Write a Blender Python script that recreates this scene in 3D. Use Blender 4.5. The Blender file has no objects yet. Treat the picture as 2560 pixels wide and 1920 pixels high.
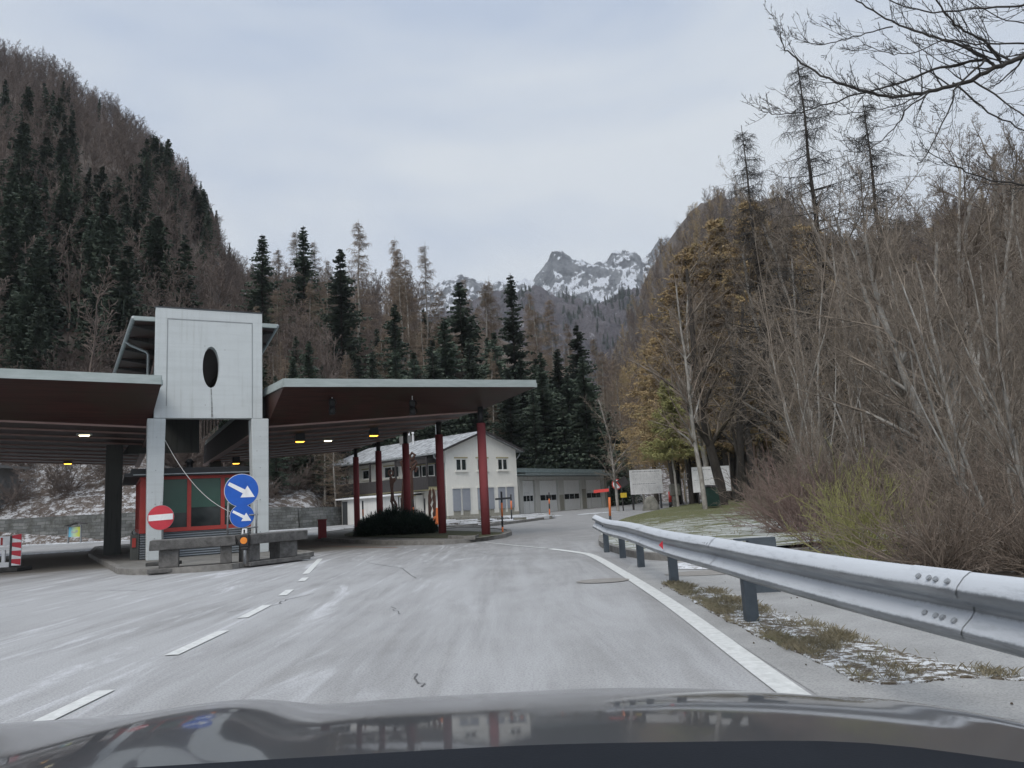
import bpy, math, random
import numpy as np
from mathutils import Vector, Matrix, noise as mnoise
R = math.radians
sc = bpy.context.scene
col = sc.collection

# ------------------------------------------------------------------ camera
FPX, ROLL, HC = 1900.0, 0.054, 1.2
PITCH = math.atan(293*math.cos(ROLL)/FPX)
_f = np.array([0, math.cos(PITCH), math.sin(PITCH)])
_u0 = np.array([0, -math.sin(PITCH), math.cos(PITCH)])
_r0 = np.array([1.0, 0, 0])
_R = _r0*math.cos(ROLL) - _u0*math.sin(ROLL)
_U = _u0*math.cos(ROLL) + _r0*math.sin(ROLL)
cam = bpy.data.objects.new('camera', bpy.data.cameras.new('camera'))
col.objects.link(cam)
cam.matrix_world = Matrix(((_R[0], _U[0], -_f[0], 0), (_R[1], _U[1], -_f[1], 0), (_R[2], _U[2], -_f[2], HC), (0, 0, 0, 1)))
cam.data.sensor_width = 36
cam.data.lens = 36*FPX/2560
cam.data.clip_start = 0.05
cam.data.clip_end = 9000
sc.camera = cam

# ------------------------------------------------------------------ sky, sun, exposure
SUN_EL, SUN_AZ = R(48), R(200)      # compass bearing of the sun measured from +Y, clockwise
w = bpy.data.worlds.new("World"); sc.world = w
w.use_nodes = True
nt = w.node_tree; nt.nodes.clear()
def wn(t, **k):
    n = nt.nodes.new(t)
    for a, b in k.items(): setattr(n, a, b)
    return n
out = wn('ShaderNodeOutputWorld'); bg = wn('ShaderNodeBackground'); bg.inputs[1].default_value = 0.1
sky = wn('ShaderNodeTexSky', sky_type='NISHITA', sun_disc=False, sun_elevation=SUN_EL, sun_rotation=SUN_AZ)
sky.air_density = 1.0; sky.dust_density = 3.0
tc = wn('ShaderNodeTexCoord'); sep = wn('ShaderNodeSeparateXYZ'); nt.links.new(tc.outputs['Generated'], sep.inputs[0])
mp = wn('ShaderNodeMapping'); mp.inputs['Scale'].default_value = (1.0, 1.0, 2.6); mp.inputs['Location'].default_value = (0.35, 0.1, 0.2)
nt.links.new(tc.outputs['Generated'], mp.inputs[0])
nz = wn('ShaderNodeTexNoise'); nz.inputs['Scale'].default_value = 1.35; nz.inputs['Detail'].default_value = 5; nz.inputs['Roughness'].default_value = 0.5
nz.inputs['Distortion'].default_value = 0.35
nt.links.new(mp.outputs[0], nz.inputs['Vector'])
cr = wn('ShaderNodeValToRGB')
cr.color_ramp.elements[0].position = 0.40; cr.color_ramp.elements[0].color = (4.15, 4.85, 6.0, 1)
cr.color_ramp.elements[1].position = 0.60; cr.color_ramp.elements[1].color = (6.35, 6.7, 6.95, 1)
nt.links.new(nz.outputs[0], cr.inputs[0])
# an overcast sky is brighter towards the zenith
mr = wn('ShaderNodeMapRange'); mr.inputs['From Min'].default_value = 0.6; mr.inputs['From Max'].default_value = 1.0
mr.inputs['To Min'].default_value = 1.0; mr.inputs['To Max'].default_value = 2.3
nt.links.new(sep.outputs[2], mr.inputs[0])
vm = wn('ShaderNodeVectorMath', operation='SCALE'); nt.links.new(cr.outputs[0], vm.inputs[0]); nt.links.new(mr.outputs[0], vm.inputs['Scale'])
mx = wn('ShaderNodeMixRGB'); mx.inputs[0].default_value = 0.9
nt.links.new(sky.outputs[0], mx.inputs[1]); nt.links.new(vm.outputs[0], mx.inputs[2])
nt.links.new(mx.outputs[0], bg.inputs[0]); nt.links.new(bg.outputs[0], out.inputs[0])
sl = bpy.data.lights.new('sun', 'SUN'); sl.energy = 1.5; sl.angle = R(28); sl.color = (1, 0.94, 0.86)
so = bpy.data.objects.new('sun', sl); col.objects.link(so)
sdir = Vector((math.sin(SUN_AZ)*math.cos(SUN_EL), math.cos(SUN_AZ)*math.cos(SUN_EL), math.sin(SUN_EL)))
so.rotation_euler = sdir.to_track_quat('Z', 'Y').to_euler()
sc.view_settings.view_transform = 'Standard'; sc.view_settings.look = 'None'
sc.view_settings.exposure = 0.43; sc.view_settings.gamma = 1
sc.cycles.use_denoising = True
sc.cycles.max_bounces = 6; sc.cycles.diffuse_bounces = 3; sc.cycles.glossy_bounces = 3
sc.cycles.transparent_max_bounces = 8

# ------------------------------------------------------------------ survey helpers: a sight line meets the ground or a distance
def ray(px, py): return FPX*_f + _R*(px-1280) + _U*(960-py)
def G(px, py, z=0.0):
    d = ray(px, py); t = (z-HC)/d[2]; return Vector((d[0]*t, d[1]*t, z))
def D(px, py, Y):
    d = ray(px, py); t = Y/d[1]; return Vector((d[0]*t, Y, HC+d[2]*t))
def az_tan(px, py):
    d = ray(px, py); return math.degrees(math.atan2(d[0], d[1])), d[2]/math.hypot(d[0], d[1])

# ------------------------------------------------------------------ materials
def mat(name, rough=0.8, metal=0.0):
    m = bpy.data.materials.new(name); m.use_nodes = True
    b = m.node_tree.nodes['Principled BSDF']
    b.inputs['Roughness'].default_value = rough; b.inputs['Metallic'].default_value = metal
    return m
class NB:
    """small node-building helper for one material"""
    def __init__(s, m): s.m = m; s.t = m.node_tree; s.b = s.t.nodes['Principled BSDF']; s.o = s.t.nodes['Material Output']
    def n(s, t, **k):
        x = s.t.nodes.new(t)
        for a, b in k.items(): setattr(x, a, b)
        return x
    def l(s, a, b): s.t.links.new(a, b)
    def coord(s, kind='Object', scale=(1, 1, 1), rot=(0, 0, 0), loc=(0, 0, 0)):
        c = s.n('ShaderNodeTexCoord'); m = s.n('ShaderNodeMapping')
        m.inputs['Scale'].default_value = scale; m.inputs['Rotation'].default_value = rot; m.inputs['Location'].default_value = loc
        s.l(c.outputs[kind], m.inputs[0]); return m.outputs[0]
    def geo(s, scale=(1, 1, 1), rot=(0, 0, 0), loc=(0, 0, 0)):
        c = s.n('ShaderNodeNewGeometry'); m = s.n('ShaderNodeMapping')
        m.inputs['Scale'].default_value = scale; m.inputs['Rotation'].default_value = rot; m.inputs['Location'].default_value = loc
        s.l(c.outputs['Position'], m.inputs[0]); return m.outputs[0]
    def noise(s, vec, scale, detail=4, rough=0.6, dist=0.0):
        x = s.n('ShaderNodeTexNoise'); x.inputs['Scale'].default_value = scale; x.inputs['Detail'].default_value = detail
        x.inputs['Roughness'].default_value = rough; x.inputs['Distortion'].default_value = dist
        if vec is not None: s.l(vec, x.inputs['Vector'])
        return x.outputs[0]
    def ramp(s, fac, stops):
        r = s.n('ShaderNodeValToRGB'); e = r.color_ramp.elements
        while len(e) < len(stops): e.new(0.5)
        for i, (p, c) in enumerate(stops):
            e[i].position = p; e[i].color = (*c, 1) if len(c) == 3 else c
        s.l(fac, r.inputs[0]); return r.outputs[0]
    def thr(s, fac, a, b):
        x = s.n('ShaderNodeMapRange'); x.interpolation_type = 'SMOOTHSTEP'
        x.inputs['From Min'].default_value = a; x.inputs['From Max'].default_value = b
        s.l(fac, x.inputs[0]); return x.outputs[0]
    def mix(s, f, a, b, mode='MIX'):
        x = s.n('ShaderNodeMixRGB', blend_type=mode)
        for i, v in ((0, f), (1, a), (2, b)):
            if hasattr(v, 'is_linked') or hasattr(v, 'links'): s.l(v, x.inputs[i])
            elif i == 0: x.inputs[0].default_value = v
            else: x.inputs[i].default_value = (*v, 1)
        return x.outputs[0]
    def math(s, op, a, b=0.0, clamp=False):
        x = s.n('ShaderNodeMath', operation=op); x.use_clamp = clamp
        for i, v in ((0, a), (1, b)):
            if hasattr(v, 'links'): s.l(v, x.inputs[i])
            else: x.inputs[i].default_value = v
        return x.outputs[0]
    def color(s, c): s.l(c, s.b.inputs['Base Color'])
    def bump(s, h, strength=0.3, dist=0.05):
        x = s.n('ShaderNodeBump'); x.inputs['Strength'].default_value = strength; x.inputs['Distance'].default_value = dist
        s.l(h, x.inputs['Height']); s.l(x.outputs[0], s.b.inputs['Normal'])
def mottled(name, c1, c2, scale=3.0, rough=0.8, metal=0.0, bump=0.15, bscale=None, c3=None, stretch=(1, 1, 1), rnd=0.0, detail=5):
    m = mat(name, rough, metal); q = NB(m)
    v = q.coord('Object', stretch)
    f = q.noise(v, scale, detail, 0.62, 0.3)
    stops = [(0.3, c1), (0.7, c2)] if c3 is None else [(0.28, c1), (0.5, c2), (0.72, c3)]
    c = q.ramp(f, stops)
    if rnd:
        oi = q.n('ShaderNodeObjectInfo')
        hv = q.n('ShaderNodeHueSaturation')
        q.l(c, hv.inputs['Color'])
        q.l(q.math('ADD', q.math('MULTIPLY', oi.outputs['Random'], rnd), 1-rnd/2), hv.inputs['Value'])
        c = hv.outputs[0]
    q.color(c)
    if bump: q.bump(q.noise(v, bscale or scale*6, 3), bump, 0.02)
    return m
def plain(name, c, rough=0.6, metal=0.0):
    k = 0.88
    return mottled(name, tuple(x*k for x in c), tuple(min(1, x/k) for x in c), 4, rough, metal, 0.04)
def emis(name, c, s):
    m = mat(name); b = m.node_tree.nodes['Principled BSDF']
    b.inputs['Base Color'].default_value = (*c, 1); b.inputs['Emission Color'].default_value = (*c, 1); b.inputs['Emission Strength'].default_value = s
    return m

M = {}
M['concrete_white'] = None
def streaked(name, base, dark, amount=0.5, scale=1.5):
    m = mat(name, 0.85); q = NB(m)
    v = q.coord('Object'); f = q.noise(v, scale*2.2, 6, 0.65)
    vs = q.coord('Object', (7, 7, 0.5)); s = q.noise(vs, scale, 5, 0.6)
    vd = q.coord('Object', (1, 1, 1)); dr = q.noise(vd, 16, 3)
    c = q.mix(q.math('MULTIPLY', q.thr(s, 0.5, 0.78), amount), base, dark)
    c = q.mix(q.math('MULTIPLY', q.thr(f, 0.45, 0.75), 0.35), c, tuple(x*0.8 for x in base))
    q.color(c); q.bump(dr, 0.15, 0.01); return m
def boardmarked(name, base):
    m = mat(name, 0.85); q = NB(m); v = q.coord('Object')
    ln = q.noise(q.coord('Object', (0.25, 0.25, 5.5)), 1.3, 4, 0.7); big = q.noise(v, 1.1, 5, 0.6); dr = q.noise(q.coord('Object', (9, 9, 0.35)), 1.1, 5, 0.6)
    sp_ = q.n('ShaderNodeSeparateXYZ'); q.l(v, sp_.inputs[0])
    c = q.mix(q.math('MULTIPLY', q.thr(ln, 0.45, 0.65), 0.22), base, tuple(x*0.72 for x in base))
    c = q.mix(q.math('MULTIPLY', q.thr(big, 0.42, 0.7), 0.28), c, tuple(x*0.78 for x in base))
    c = q.mix(q.math('MULTIPLY', q.math('MULTIPLY', q.thr(dr, 0.5, 0.72), q.thr(big, 0.35, 0.55)), 0.35), c, (0.33, 0.35, 0.33))
    spk = q.n('ShaderNodeTexVoronoi'); spk.inputs['Scale'].default_value = 2.6; q.l(v, spk.inputs['Vector'])
    c = q.mix(q.math('MULTIPLY', q.thr(spk.outputs['Distance'], 0.06, 0.03), 0.6), c, (0.25, 0.26, 0.26))
    q.color(c); q.bump(q.noise(v, 30, 3), 0.12, 0.01); return m
M['tower'] = boardmarked('painted_concrete', (0.56, 0.60, 0.61)) or streaked('painted_concrete', (0.56, 0.59, 0.60), (0.40, 0.42, 0.42), 0.25)
M['concrete'] = streaked('grey_concrete', (0.19, 0.19, 0.185), (0.07, 0.07, 0.068), 0.8)
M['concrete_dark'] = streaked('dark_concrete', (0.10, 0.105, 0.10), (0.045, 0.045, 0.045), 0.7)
M['bench'] = mottled('rough_concrete', (0.075, 0.073, 0.07), (0.17, 0.165, 0.16), 6, 0.95, 0, 0.7, 30)
M['kerb'] = mottled('kerb_stone', (0.14, 0.135, 0.125), (0.26, 0.25, 0.235), 5, 0.95, 0, 0.5, 25)
M['fascia'] = mottled('pale_green_metal', (0.33, 0.38, 0.37), (0.43, 0.48, 0.47), 2, 0.45, 0.2, 0.05, stretch=(1, 1, 6))
M['gutter'] = mottled('grey_metal', (0.28, 0.31, 0.32), (0.38, 0.41, 0.42), 4, 0.45, 0.4, 0.05)
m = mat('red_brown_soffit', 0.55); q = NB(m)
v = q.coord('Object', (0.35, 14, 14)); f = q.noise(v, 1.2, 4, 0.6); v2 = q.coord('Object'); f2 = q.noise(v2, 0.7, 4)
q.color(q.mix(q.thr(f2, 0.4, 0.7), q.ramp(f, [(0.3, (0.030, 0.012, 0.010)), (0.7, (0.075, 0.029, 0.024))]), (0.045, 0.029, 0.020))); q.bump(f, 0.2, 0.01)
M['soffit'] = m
M['rib'] = plain('soffit_rib', (0.30, 0.20, 0.18), 0.6)
M['red_column'] = streaked('red_column_paint', (0.27, 0.058, 0.064), (0.16, 0.04, 0.042), 0.5, 1.2)
M['red'] = plain('red_frame_paint', (0.42, 0.05, 0.04), 0.45)
M['black'] = plain('black_metal', (0.018, 0.019, 0.021), 0.5)
M['darkgrey'] = plain('dark_grey_metal', (0.05, 0.055, 0.06), 0.5)
M['galv'] = mottled('galvanised_post', (0.055, 0.07, 0.085), (0.10, 0.12, 0.14), 5, 0.6, 0.3, 0.1)
M['pole'] = mottled('galvanised_pole', (0.22, 0.23, 0.24), (0.34, 0.35, 0.36), 12, 0.5, 0.5, 0.05)
M['white'] = plain('white_paint', (0.82, 0.83, 0.84), 0.6)
M['sign_red'] = plain('sign_red', (0.55, 0.04, 0.06), 0.4)
M['sign_blue'] = plain('sign_blue', (0.012, 0.10, 0.47), 0.35)
M['sign_back'] = plain('sign_edge', (0.3, 0.31, 0.32), 0.5, 0.5)
M['orange'] = plain('orange_paint', (0.65, 0.17, 0.05), 0.6)
M['orange_red'] = plain('orange_red_paint', (0.60, 0.06, 0.05), 0.6)
M['amber'] = plain('amber_lens', (0.75, 0.24, 0.03), 0.25)
M['lamp_white'] = emis('lamp_glow_white', (1.0, 0.90, 0.62), 3.5)
M['lamp_yellow'] = emis('lamp_glow_yellow', (1.0, 0.52, 0.06), 3.2)
M['rust'] = mottled('rusted_steel', (0.045, 0.022, 0.017), (0.10, 0.05, 0.036), 6, 0.85, 0.1, 0.3)
M['rubber'] = mottled('recycled_rubber', (0.03, 0.03, 0.03), (0.07, 0.07, 0.068), 9, 0.9, 0, 0.4)
M['green_bin'] = plain('green_plastic', (0.010, 0.036, 0.028), 0.5)
M['plaster'] = streaked('cream_plaster', (0.74, 0.73, 0.68), (0.52, 0.51, 0.45), 0.25, 1.0)
M['plaster_stain'] = streaked('stained_plaster', (0.34, 0.33, 0.28), (0.14, 0.13, 0.11), 0.9, 1.5)
M['white_plaster'] = streaked('white_plaster', (0.68, 0.68, 0.66), (0.42, 0.41, 0.38), 0.5, 1.0)
M['garage_wall'] = streaked('garage_wall_render', (0.60, 0.60, 0.57), (0.32, 0.31, 0.28), 0.7, 1.0)
M['shutter'] = None
m = mat('roller_shutter', 0.6); q = NB(m)
wv = q.n('ShaderNodeTexWave', bands_direction='Z'); wv.inputs['Scale'].default_value = 5.5; q.l(q.coord('Object'), wv.inputs[0])
q.color(q.mix(q.noise(q.coord('Object'), 3, 3), (0.25, 0.27, 0.31), (0.33, 0.35, 0.39))); q.bump(wv.outputs[1], 0.5, 0.02); M['shutter'] = m
M['window_frame'] = plain('window_frame_white', (0.62, 0.62, 0.60), 0.5)
m = mat('window_glass', 0.08); q = NB(m); q.color(q.ramp(q.noise(q.coord('Object'), 2, 2), [(0.3, (0.012, 0.015, 0.017)), (0.7, (0.04, 0.05, 0.05))])); M['glass'] = m
m = mat('booth_green_blind', 0.25); q = NB(m); q.color(q.mix(q.noise(q.coord('Object'), 2, 2), (0.035, 0.085, 0.065), (0.05, 0.115, 0.088))); M['blind'] = m
M['wood_dark'] = mottled('dark_timber', (0.022, 0.02, 0.021), (0.055, 0.05, 0.05), 3, 0.8, 0, 0.3, stretch=(8, 8, 0.6))
M['ochre'] = streaked('ochre_slab_edge', (0.40, 0.36, 0.22), (0.22, 0.19, 0.11), 0.6)
m = mat('corrugated_roof_frost', 0.85); q = NB(m)
wv = q.n('ShaderNodeTexWave', bands_direction='X'); wv.inputs['Scale'].default_value = 2.2; q.l(q.coord('Object'), wv.inputs[0])
fr = q.noise(q.coord('Object', (1.2, 4.0, 4.0)), 0.9, 6, 0.7)
cc = q.mix(q.thr(fr, 0.38, 0.6), (0.16, 0.165, 0.17), (0.50, 0.52, 0.54)); q.color(q.mix(q.math('MULTIPLY', wv.outputs[1], 0.35), cc, (0.13, 0.13, 0.14))); q.bump(wv.outputs[1], 0.8, 0.04); M['roof'] = m
m = mat('corrugated_skirt', 0.45, 0.4); q = NB(m)
wv = q.n('ShaderNodeTexWave', bands_direction='Z'); wv.inputs['Scale'].default_value = 4.6; q.l(q.coord('Object'), wv.inputs[0])
q.color(q.mix(wv.outputs[1], (0.13, 0.15, 0.17), (0.30, 0.33, 0.36))); q.bump(wv.outputs[1], 1.0, 0.03); M['corrugated'] = m
M['garage_door'] = streaked('garage_door_paint', (0.80, 0.81, 0.80), (0.58, 0.59, 0.59), 0.35)
M['garage_roof'] = mottled('garage_roof_metal', (0.17, 0.21, 0.21), (0.30, 0.35, 0.36), 3, 0.6, 0.2, 0.1, stretch=(1, 1, 5))
M['rock'] = mottled('boulder_rock', (0.10, 0.10, 0.085), (0.25, 0.24, 0.21), 2.5, 0.95, 0, 0.8, 9)
M['road_paint'] = mottled('road_paint', (0.48, 0.49, 0.48), (0.66, 0.67, 0.66), 14, 0.8, 0, 0.2)
M['bitumen'] = plain('bitumen_crack', (0.11, 0.11, 0.112), 0.8)
m = mat('patchy_snow', 0.9); q = NB(m); pos = q.geo(); q.color(q.mix(q.thr(q.noise(pos, 5.5, 8, 0.8), 0.44, 0.52), (0.31, 0.31, 0.31), q.ramp(q.noise(pos, 4, 4), [(0.3, (0.48, 0.50, 0.53)), (0.7, (0.68, 0.70, 0.73))]))); q.bump(q.noise(pos, 12, 4), 0.5, 0.02); M['snow'] = m
M['cable'] = plain('cable_grey', (0.45, 0.45, 0.44), 0.6)
M['poster'] = None
m = mat('colour_poster', 0.5); q = NB(m)
g_ = q.n('ShaderNodeSeparateXYZ'); q.l(q.coord('Generated'), g_.inputs[0])
q.color(q.ramp(g_.outputs[0], [(0.1, (0.12, 0.42, 0.60)), (0.45, (0.45, 0.60, 0.40)), (0.9, (0.50, 0.55, 0.06))])); M['poster'] = m
# stone walling
m = mat('coursed_stone', 0.95); q = NB(m)
br = q.n('ShaderNodeTexBrick'); br.offset = 0.5; br.inputs['Scale'].default_value = 1.0
br.inputs['Brick Width'].default_value = 0.72; br.inputs['Row Height'].default_value = 0.23; br.inputs['Mortar Size'].default_value = 0.018; br.inputs['Mortar Smooth'].default_value = 0.5
br.inputs['Color1'].default_value = (0.10, 0.105, 0.105, 1); br.inputs['Color2'].default_value = (0.19, 0.195, 0.19, 1); br.inputs['Mortar'].default_value = (0.05, 0.05, 0.048, 1)
uvn = q.n('ShaderNodeUVMap'); dn = q.n('ShaderNodeVectorMath', operation='ADD')
nn = q.n('ShaderNodeTexNoise'); nn.inputs['Scale'].default_value = 1.6; q.l(uvn.outputs[0], nn.inputs['Vector'])
sc_ = q.n('ShaderNodeVectorMath', operation='SCALE'); sc_.inputs['Scale'].default_value = 0.14; q.l(nn.outputs[1], sc_.inputs[0])
q.l(uvn.outputs[0], dn.inputs[0]); q.l(sc_.outputs[0], dn.inputs[1]); q.l(dn.outputs[0], br.inputs['Vector'])
f = q.noise(q.coord('Object'), 1.3, 6, 0.7)
q.color(q.mix(q.thr(f, 0.4, 0.7), br.outputs[0], (0.06, 0.062, 0.055), 'MIX')); q.bump(br.outputs[1], -0.8, 0.03); M['stone'] = m
q.t.nodes[-1]

# road: asphalt with blown frost in long streaks; bare and darker where the canopies keep the frost off
ANG = R(27.8); CO = Vector((-8.9, 22.3, 0))
m = mat('frosted_asphalt', 0.8); q = NB(m)
pos = q.geo()
fine = q.noise(pos, 60, 3, 0.7); med = q.noise(pos, 1.1, 6, 0.65)
streak = q.noise(q.geo((1.2, 0.10, 1), (0, 0, R(14))), 0.9, 6, 0.62, 1.6)
streak2 = q.noise(q.geo((2.6, 0.28, 1), (0, 0, R(-8))), 0.8, 6, 0.7, 1.0)
blot = q.noise(pos, 0.16, 4, 0.55)
fr = q.math('ADD', q.math('MULTIPLY', streak, 0.55), q.math('MULTIPLY', streak2, 0.45))
sep_ = q.n('ShaderNodeSeparateXYZ'); q.l(pos, sep_.inputs[0])
near = q.thr(sep_.outputs[1], 34, 6)              # thicker frost on the near lane than out by the house
fr = q.math('ADD', fr, q.math('MULTIPLY', q.math('SUBTRACT', near, 0.55), 0.24))
fr = q.math('ADD', fr, q.math('MULTIPLY', q.math('SUBTRACT', blot, 0.5), 0.35))
fr = q.math('ADD', fr, q.math('MULTIPLY', q.math('SUBTRACT', q.thr(q.math('ADD', sep_.outputs[0], q.math('MULTIPLY', q.noise(pos, 0.35, 3), 4.0)), 2.5, -4.5), 0.5), 0.08))
frost = q.thr(fr, 0.37, 0.69)
lp = q.geo((1, 1, 1)); 
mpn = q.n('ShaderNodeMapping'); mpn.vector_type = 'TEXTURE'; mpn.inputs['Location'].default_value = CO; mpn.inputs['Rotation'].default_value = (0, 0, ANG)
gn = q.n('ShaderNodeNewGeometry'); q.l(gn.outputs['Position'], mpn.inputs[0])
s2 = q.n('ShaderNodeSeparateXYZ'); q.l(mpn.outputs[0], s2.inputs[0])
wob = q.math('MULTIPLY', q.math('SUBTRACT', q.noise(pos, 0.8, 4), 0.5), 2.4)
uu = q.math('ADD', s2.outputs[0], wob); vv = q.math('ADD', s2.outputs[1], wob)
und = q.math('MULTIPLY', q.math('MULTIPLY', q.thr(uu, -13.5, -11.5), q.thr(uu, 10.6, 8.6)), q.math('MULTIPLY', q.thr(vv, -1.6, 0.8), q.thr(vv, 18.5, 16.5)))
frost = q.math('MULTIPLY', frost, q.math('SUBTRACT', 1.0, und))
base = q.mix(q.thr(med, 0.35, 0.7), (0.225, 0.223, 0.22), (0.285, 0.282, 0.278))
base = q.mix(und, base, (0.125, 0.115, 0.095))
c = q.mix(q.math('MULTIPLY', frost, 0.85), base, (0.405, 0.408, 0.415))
dust = q.thr(q.noise(q.geo((1.3, 0.13, 1), (0, 0, R(30))), 1.2, 8, 0.70, 1.6), 0.52, 0.70)
dmask = q.math('MULTIPLY', q.thr(q.math('ADD', sep_.outputs[0], q.math('MULTIPLY', q.noise(pos, 0.35, 3), 5.0)), 3.5, -1.5), q.math('SUBTRACT', 1.0, und))
c = q.mix(q.math('MULTIPLY', q.math('MULTIPLY', dust, dmask), 0.8), c, (0.62, 0.63, 0.66))
agg = q.noise(pos, 130, 2, 0.8)
c = q.mix(q.math('MULTIPLY', q.thr(agg, 0.52, 0.68), 0.30), c, (0.62, 0.62, 0.63))
c = q.mix(q.math('MULTIPLY', q.thr(fine, 0.42, 0.70), 0.5), c, (0.10, 0.10, 0.11))
oil = q.noise(q.geo((1.5, 0.16, 1)), 0.5, 4, 0.55)
c = q.mix(q.math('MULTIPLY', q.thr(oil, 0.52, 0.75), 0.14), c, (0.12, 0.115, 0.12))
q.color(c); q.bump(fine, 0.25, 0.008); M['road'] = m
m = mat('layby_asphalt', 0.85); q = NB(m); pos = q.geo(); fine = q.noise(pos, 70, 3, 0.7); med = q.noise(pos, 1.5, 5)
c = q.mix(q.thr(med, 0.3, 0.7), (0.29, 0.29, 0.285), (0.37, 0.37, 0.365)); q.color(q.mix(q.math('MULTIPLY', q.thr(fine, 0.4, 0.7), 0.5), c, (0.12, 0.12, 0.125))); q.bump(fine, 0.3, 0.008); M['layby'] = m
m = mat('short_grass_with_snow', 0.95); q = NB(m); pos = q.geo()
gr = q.ramp(q.noise(pos, 9, 5, 0.7), [(0.3, (0.05, 0.055, 0.02)), (0.55, (0.115, 0.12, 0.045)), (0.75, (0.16, 0.14, 0.07))])
sn = q.noise(q.geo((0.9, 2.6, 1), (0, 0, R(20))), 1.6, 7, 0.72); big = q.noise(pos, 0.11, 3)
cy = q.n('ShaderNodeSeparateXYZ'); q.l(pos, cy.inputs[0])
nearm = q.math('MULTIPLY', q.math('SUBTRACT', q.thr(cy.outputs[1], 44, 18), 0.5), 0.22)
sv = q.thr(q.math('ADD', q.math('ADD', sn, nearm), q.math('MULTIPLY', q.math('SUBTRACT', big, 0.5), 0.5)), 0.50, 0.64)
q.color(q.mix(q.math('MULTIPLY', sv, 0.8), gr, (0.50, 0.52, 0.53))); q.bump(q.noise(pos, 25, 4), 0.8, 0.04); M['lawn'] = m
m = mat('verge_soil_snow', 0.95); q = NB(m); pos = q.geo()
gr = q.ramp(q.noise(pos, 26, 6, 0.75), [(0.3, (0.035, 0.028, 0.02)), (0.5, (0.10, 0.08, 0.055)), (0.7, (0.20, 0.17, 0.13))])
q.color(q.mix(q.thr(q.noise(pos, 9.5, 9, 0.85), 0.49, 0.53), gr, (0.62, 0.64, 0.66))); q.bump(q.noise(pos, 30, 4), 0.9, 0.03); M['verge'] = m
m = mat('leaf_litter', 0.98); q = NB(m); pos = q.geo()
gr = q.ramp(q.noise(pos, 2.5, 7, 0.75), [(0.3, (0.035, 0.028, 0.022)), (0.55, (0.085, 0.066, 0.05)), (0.78, (0.13, 0.10, 0.075))])
q.color(q.mix(q.math('MULTIPLY', q.thr(q.noise(pos, 0.9, 7, 0.75), 0.56, 0.64), 0.85), gr, (0.45, 0.46, 0.47))); q.bump(q.noise(pos, 9, 5), 0.8, 0.1); M['litter'] = m
def hillmat(name, c1, c2, c3, snow_lo, snow_hi, snow=0.8, rock=None, zfade=None):
    m = mat(name, 0.98); q = NB(m); pos = q.geo()
    f = q.noise(pos, 0.10, 8, 0.72); f2 = q.noise(q.geo((1, 1, 0.35)), 0.55, 5, 0.7)
    c = q.ramp(q.math('ADD', q.math('MULTIPLY', f, 0.6), q.math('MULTIPLY', f2, 0.4)), [(0.36, c1), (0.5, c2), (0.64, c3)])
    g = q.n('ShaderNodeNewGeometry'); ns = q.n('ShaderNodeSeparateXYZ'); q.l(g.outputs['Normal'], ns.inputs[0])
    if rock:
        c = q.mix(q.thr(ns.outputs[2], rock[1], rock[0]), c, q.ramp(q.noise(pos, 0.3, 6, 0.7), [(0.3, (0.05, 0.052, 0.055)), (0.7, (0.17, 0.175, 0.18))]))
    s = q.thr(q.noise(q.geo((1, 1, 1.8)), 1.3, 10, 0.88), snow_lo, snow_hi)
    if zfade:
        ps = q.n('ShaderNodeSeparateXYZ'); q.l(pos, ps.inputs[0]); s = q.math('MULTIPLY', s, q.thr(ps.outputs[2], zfade[1], zfade[0]))
    c = q.mix(q.math('MULTIPLY', s, snow), c, (0.50, 0.51, 0.53)); q.color(c); q.bump(f2, 0.7, 1.2); return m
M['hill'] = hillmat('wooded_hillside_ground', (0.055, 0.043, 0.037), (0.10, 0.08, 0.068), (0.15, 0.125, 0.105), 0.50, 0.55, 0.85, (0.25, 0.4), (5.5, 9))
M['hill2'] = hillmat('rocky_hillside_ground', (0.055, 0.046, 0.040), (0.09, 0.075, 0.064), (0.13, 0.11, 0.095), 0.60, 0.68, 0.5, (0.30, 0.5))

# ------------------------------------------------------------------ mesh helpers
def tag(o, label=None, cat=None, group=None, kind=None):
    if label: o['label'] = label
    if cat: o['category'] = cat
    if group: o['group'] = group
    if kind: o['kind'] = kind
    return o
def thing(name, loc, label, cat, group=None, rz=0.0):
    o = bpy.data.objects.new(name, None); col.objects.link(o)
    o.location = loc; o.rotation_euler = (0, 0, rz); o.empty_display_size = 0.3
    return tag(o, label, cat, group)
def mesh_np(name, V, Q, m=None, parent=None, smooth=False, nper=4):
    me = bpy.data.meshes.new(name)
    V = np.asarray(V, dtype=np.float32); Q = np.asarray(Q, dtype=np.int32)
    me.vertices.add(len(V)); me.vertices.foreach_set('co', V.ravel())
    me.loops.add(Q.size); me.loops.foreach_set('vertex_index', Q.ravel())
    me.polygons.add(len(Q)); me.polygons.foreach_set('loop_start', np.arange(len(Q), dtype=np.int32)*nper)
    me.polygons.foreach_set('loop_total', np.full(len(Q), nper, dtype=np.int32))
    me.update(calc_edges=True); me.validate()
    if smooth: me.polygons.foreach_set('use_smooth', np.ones(len(Q), dtype=bool))
    if m: me.materials.append(m)
    o = bpy.data.objects.new(name, me); col.objects.link(o)
    if parent: o.parent = parent
    return o
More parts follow.
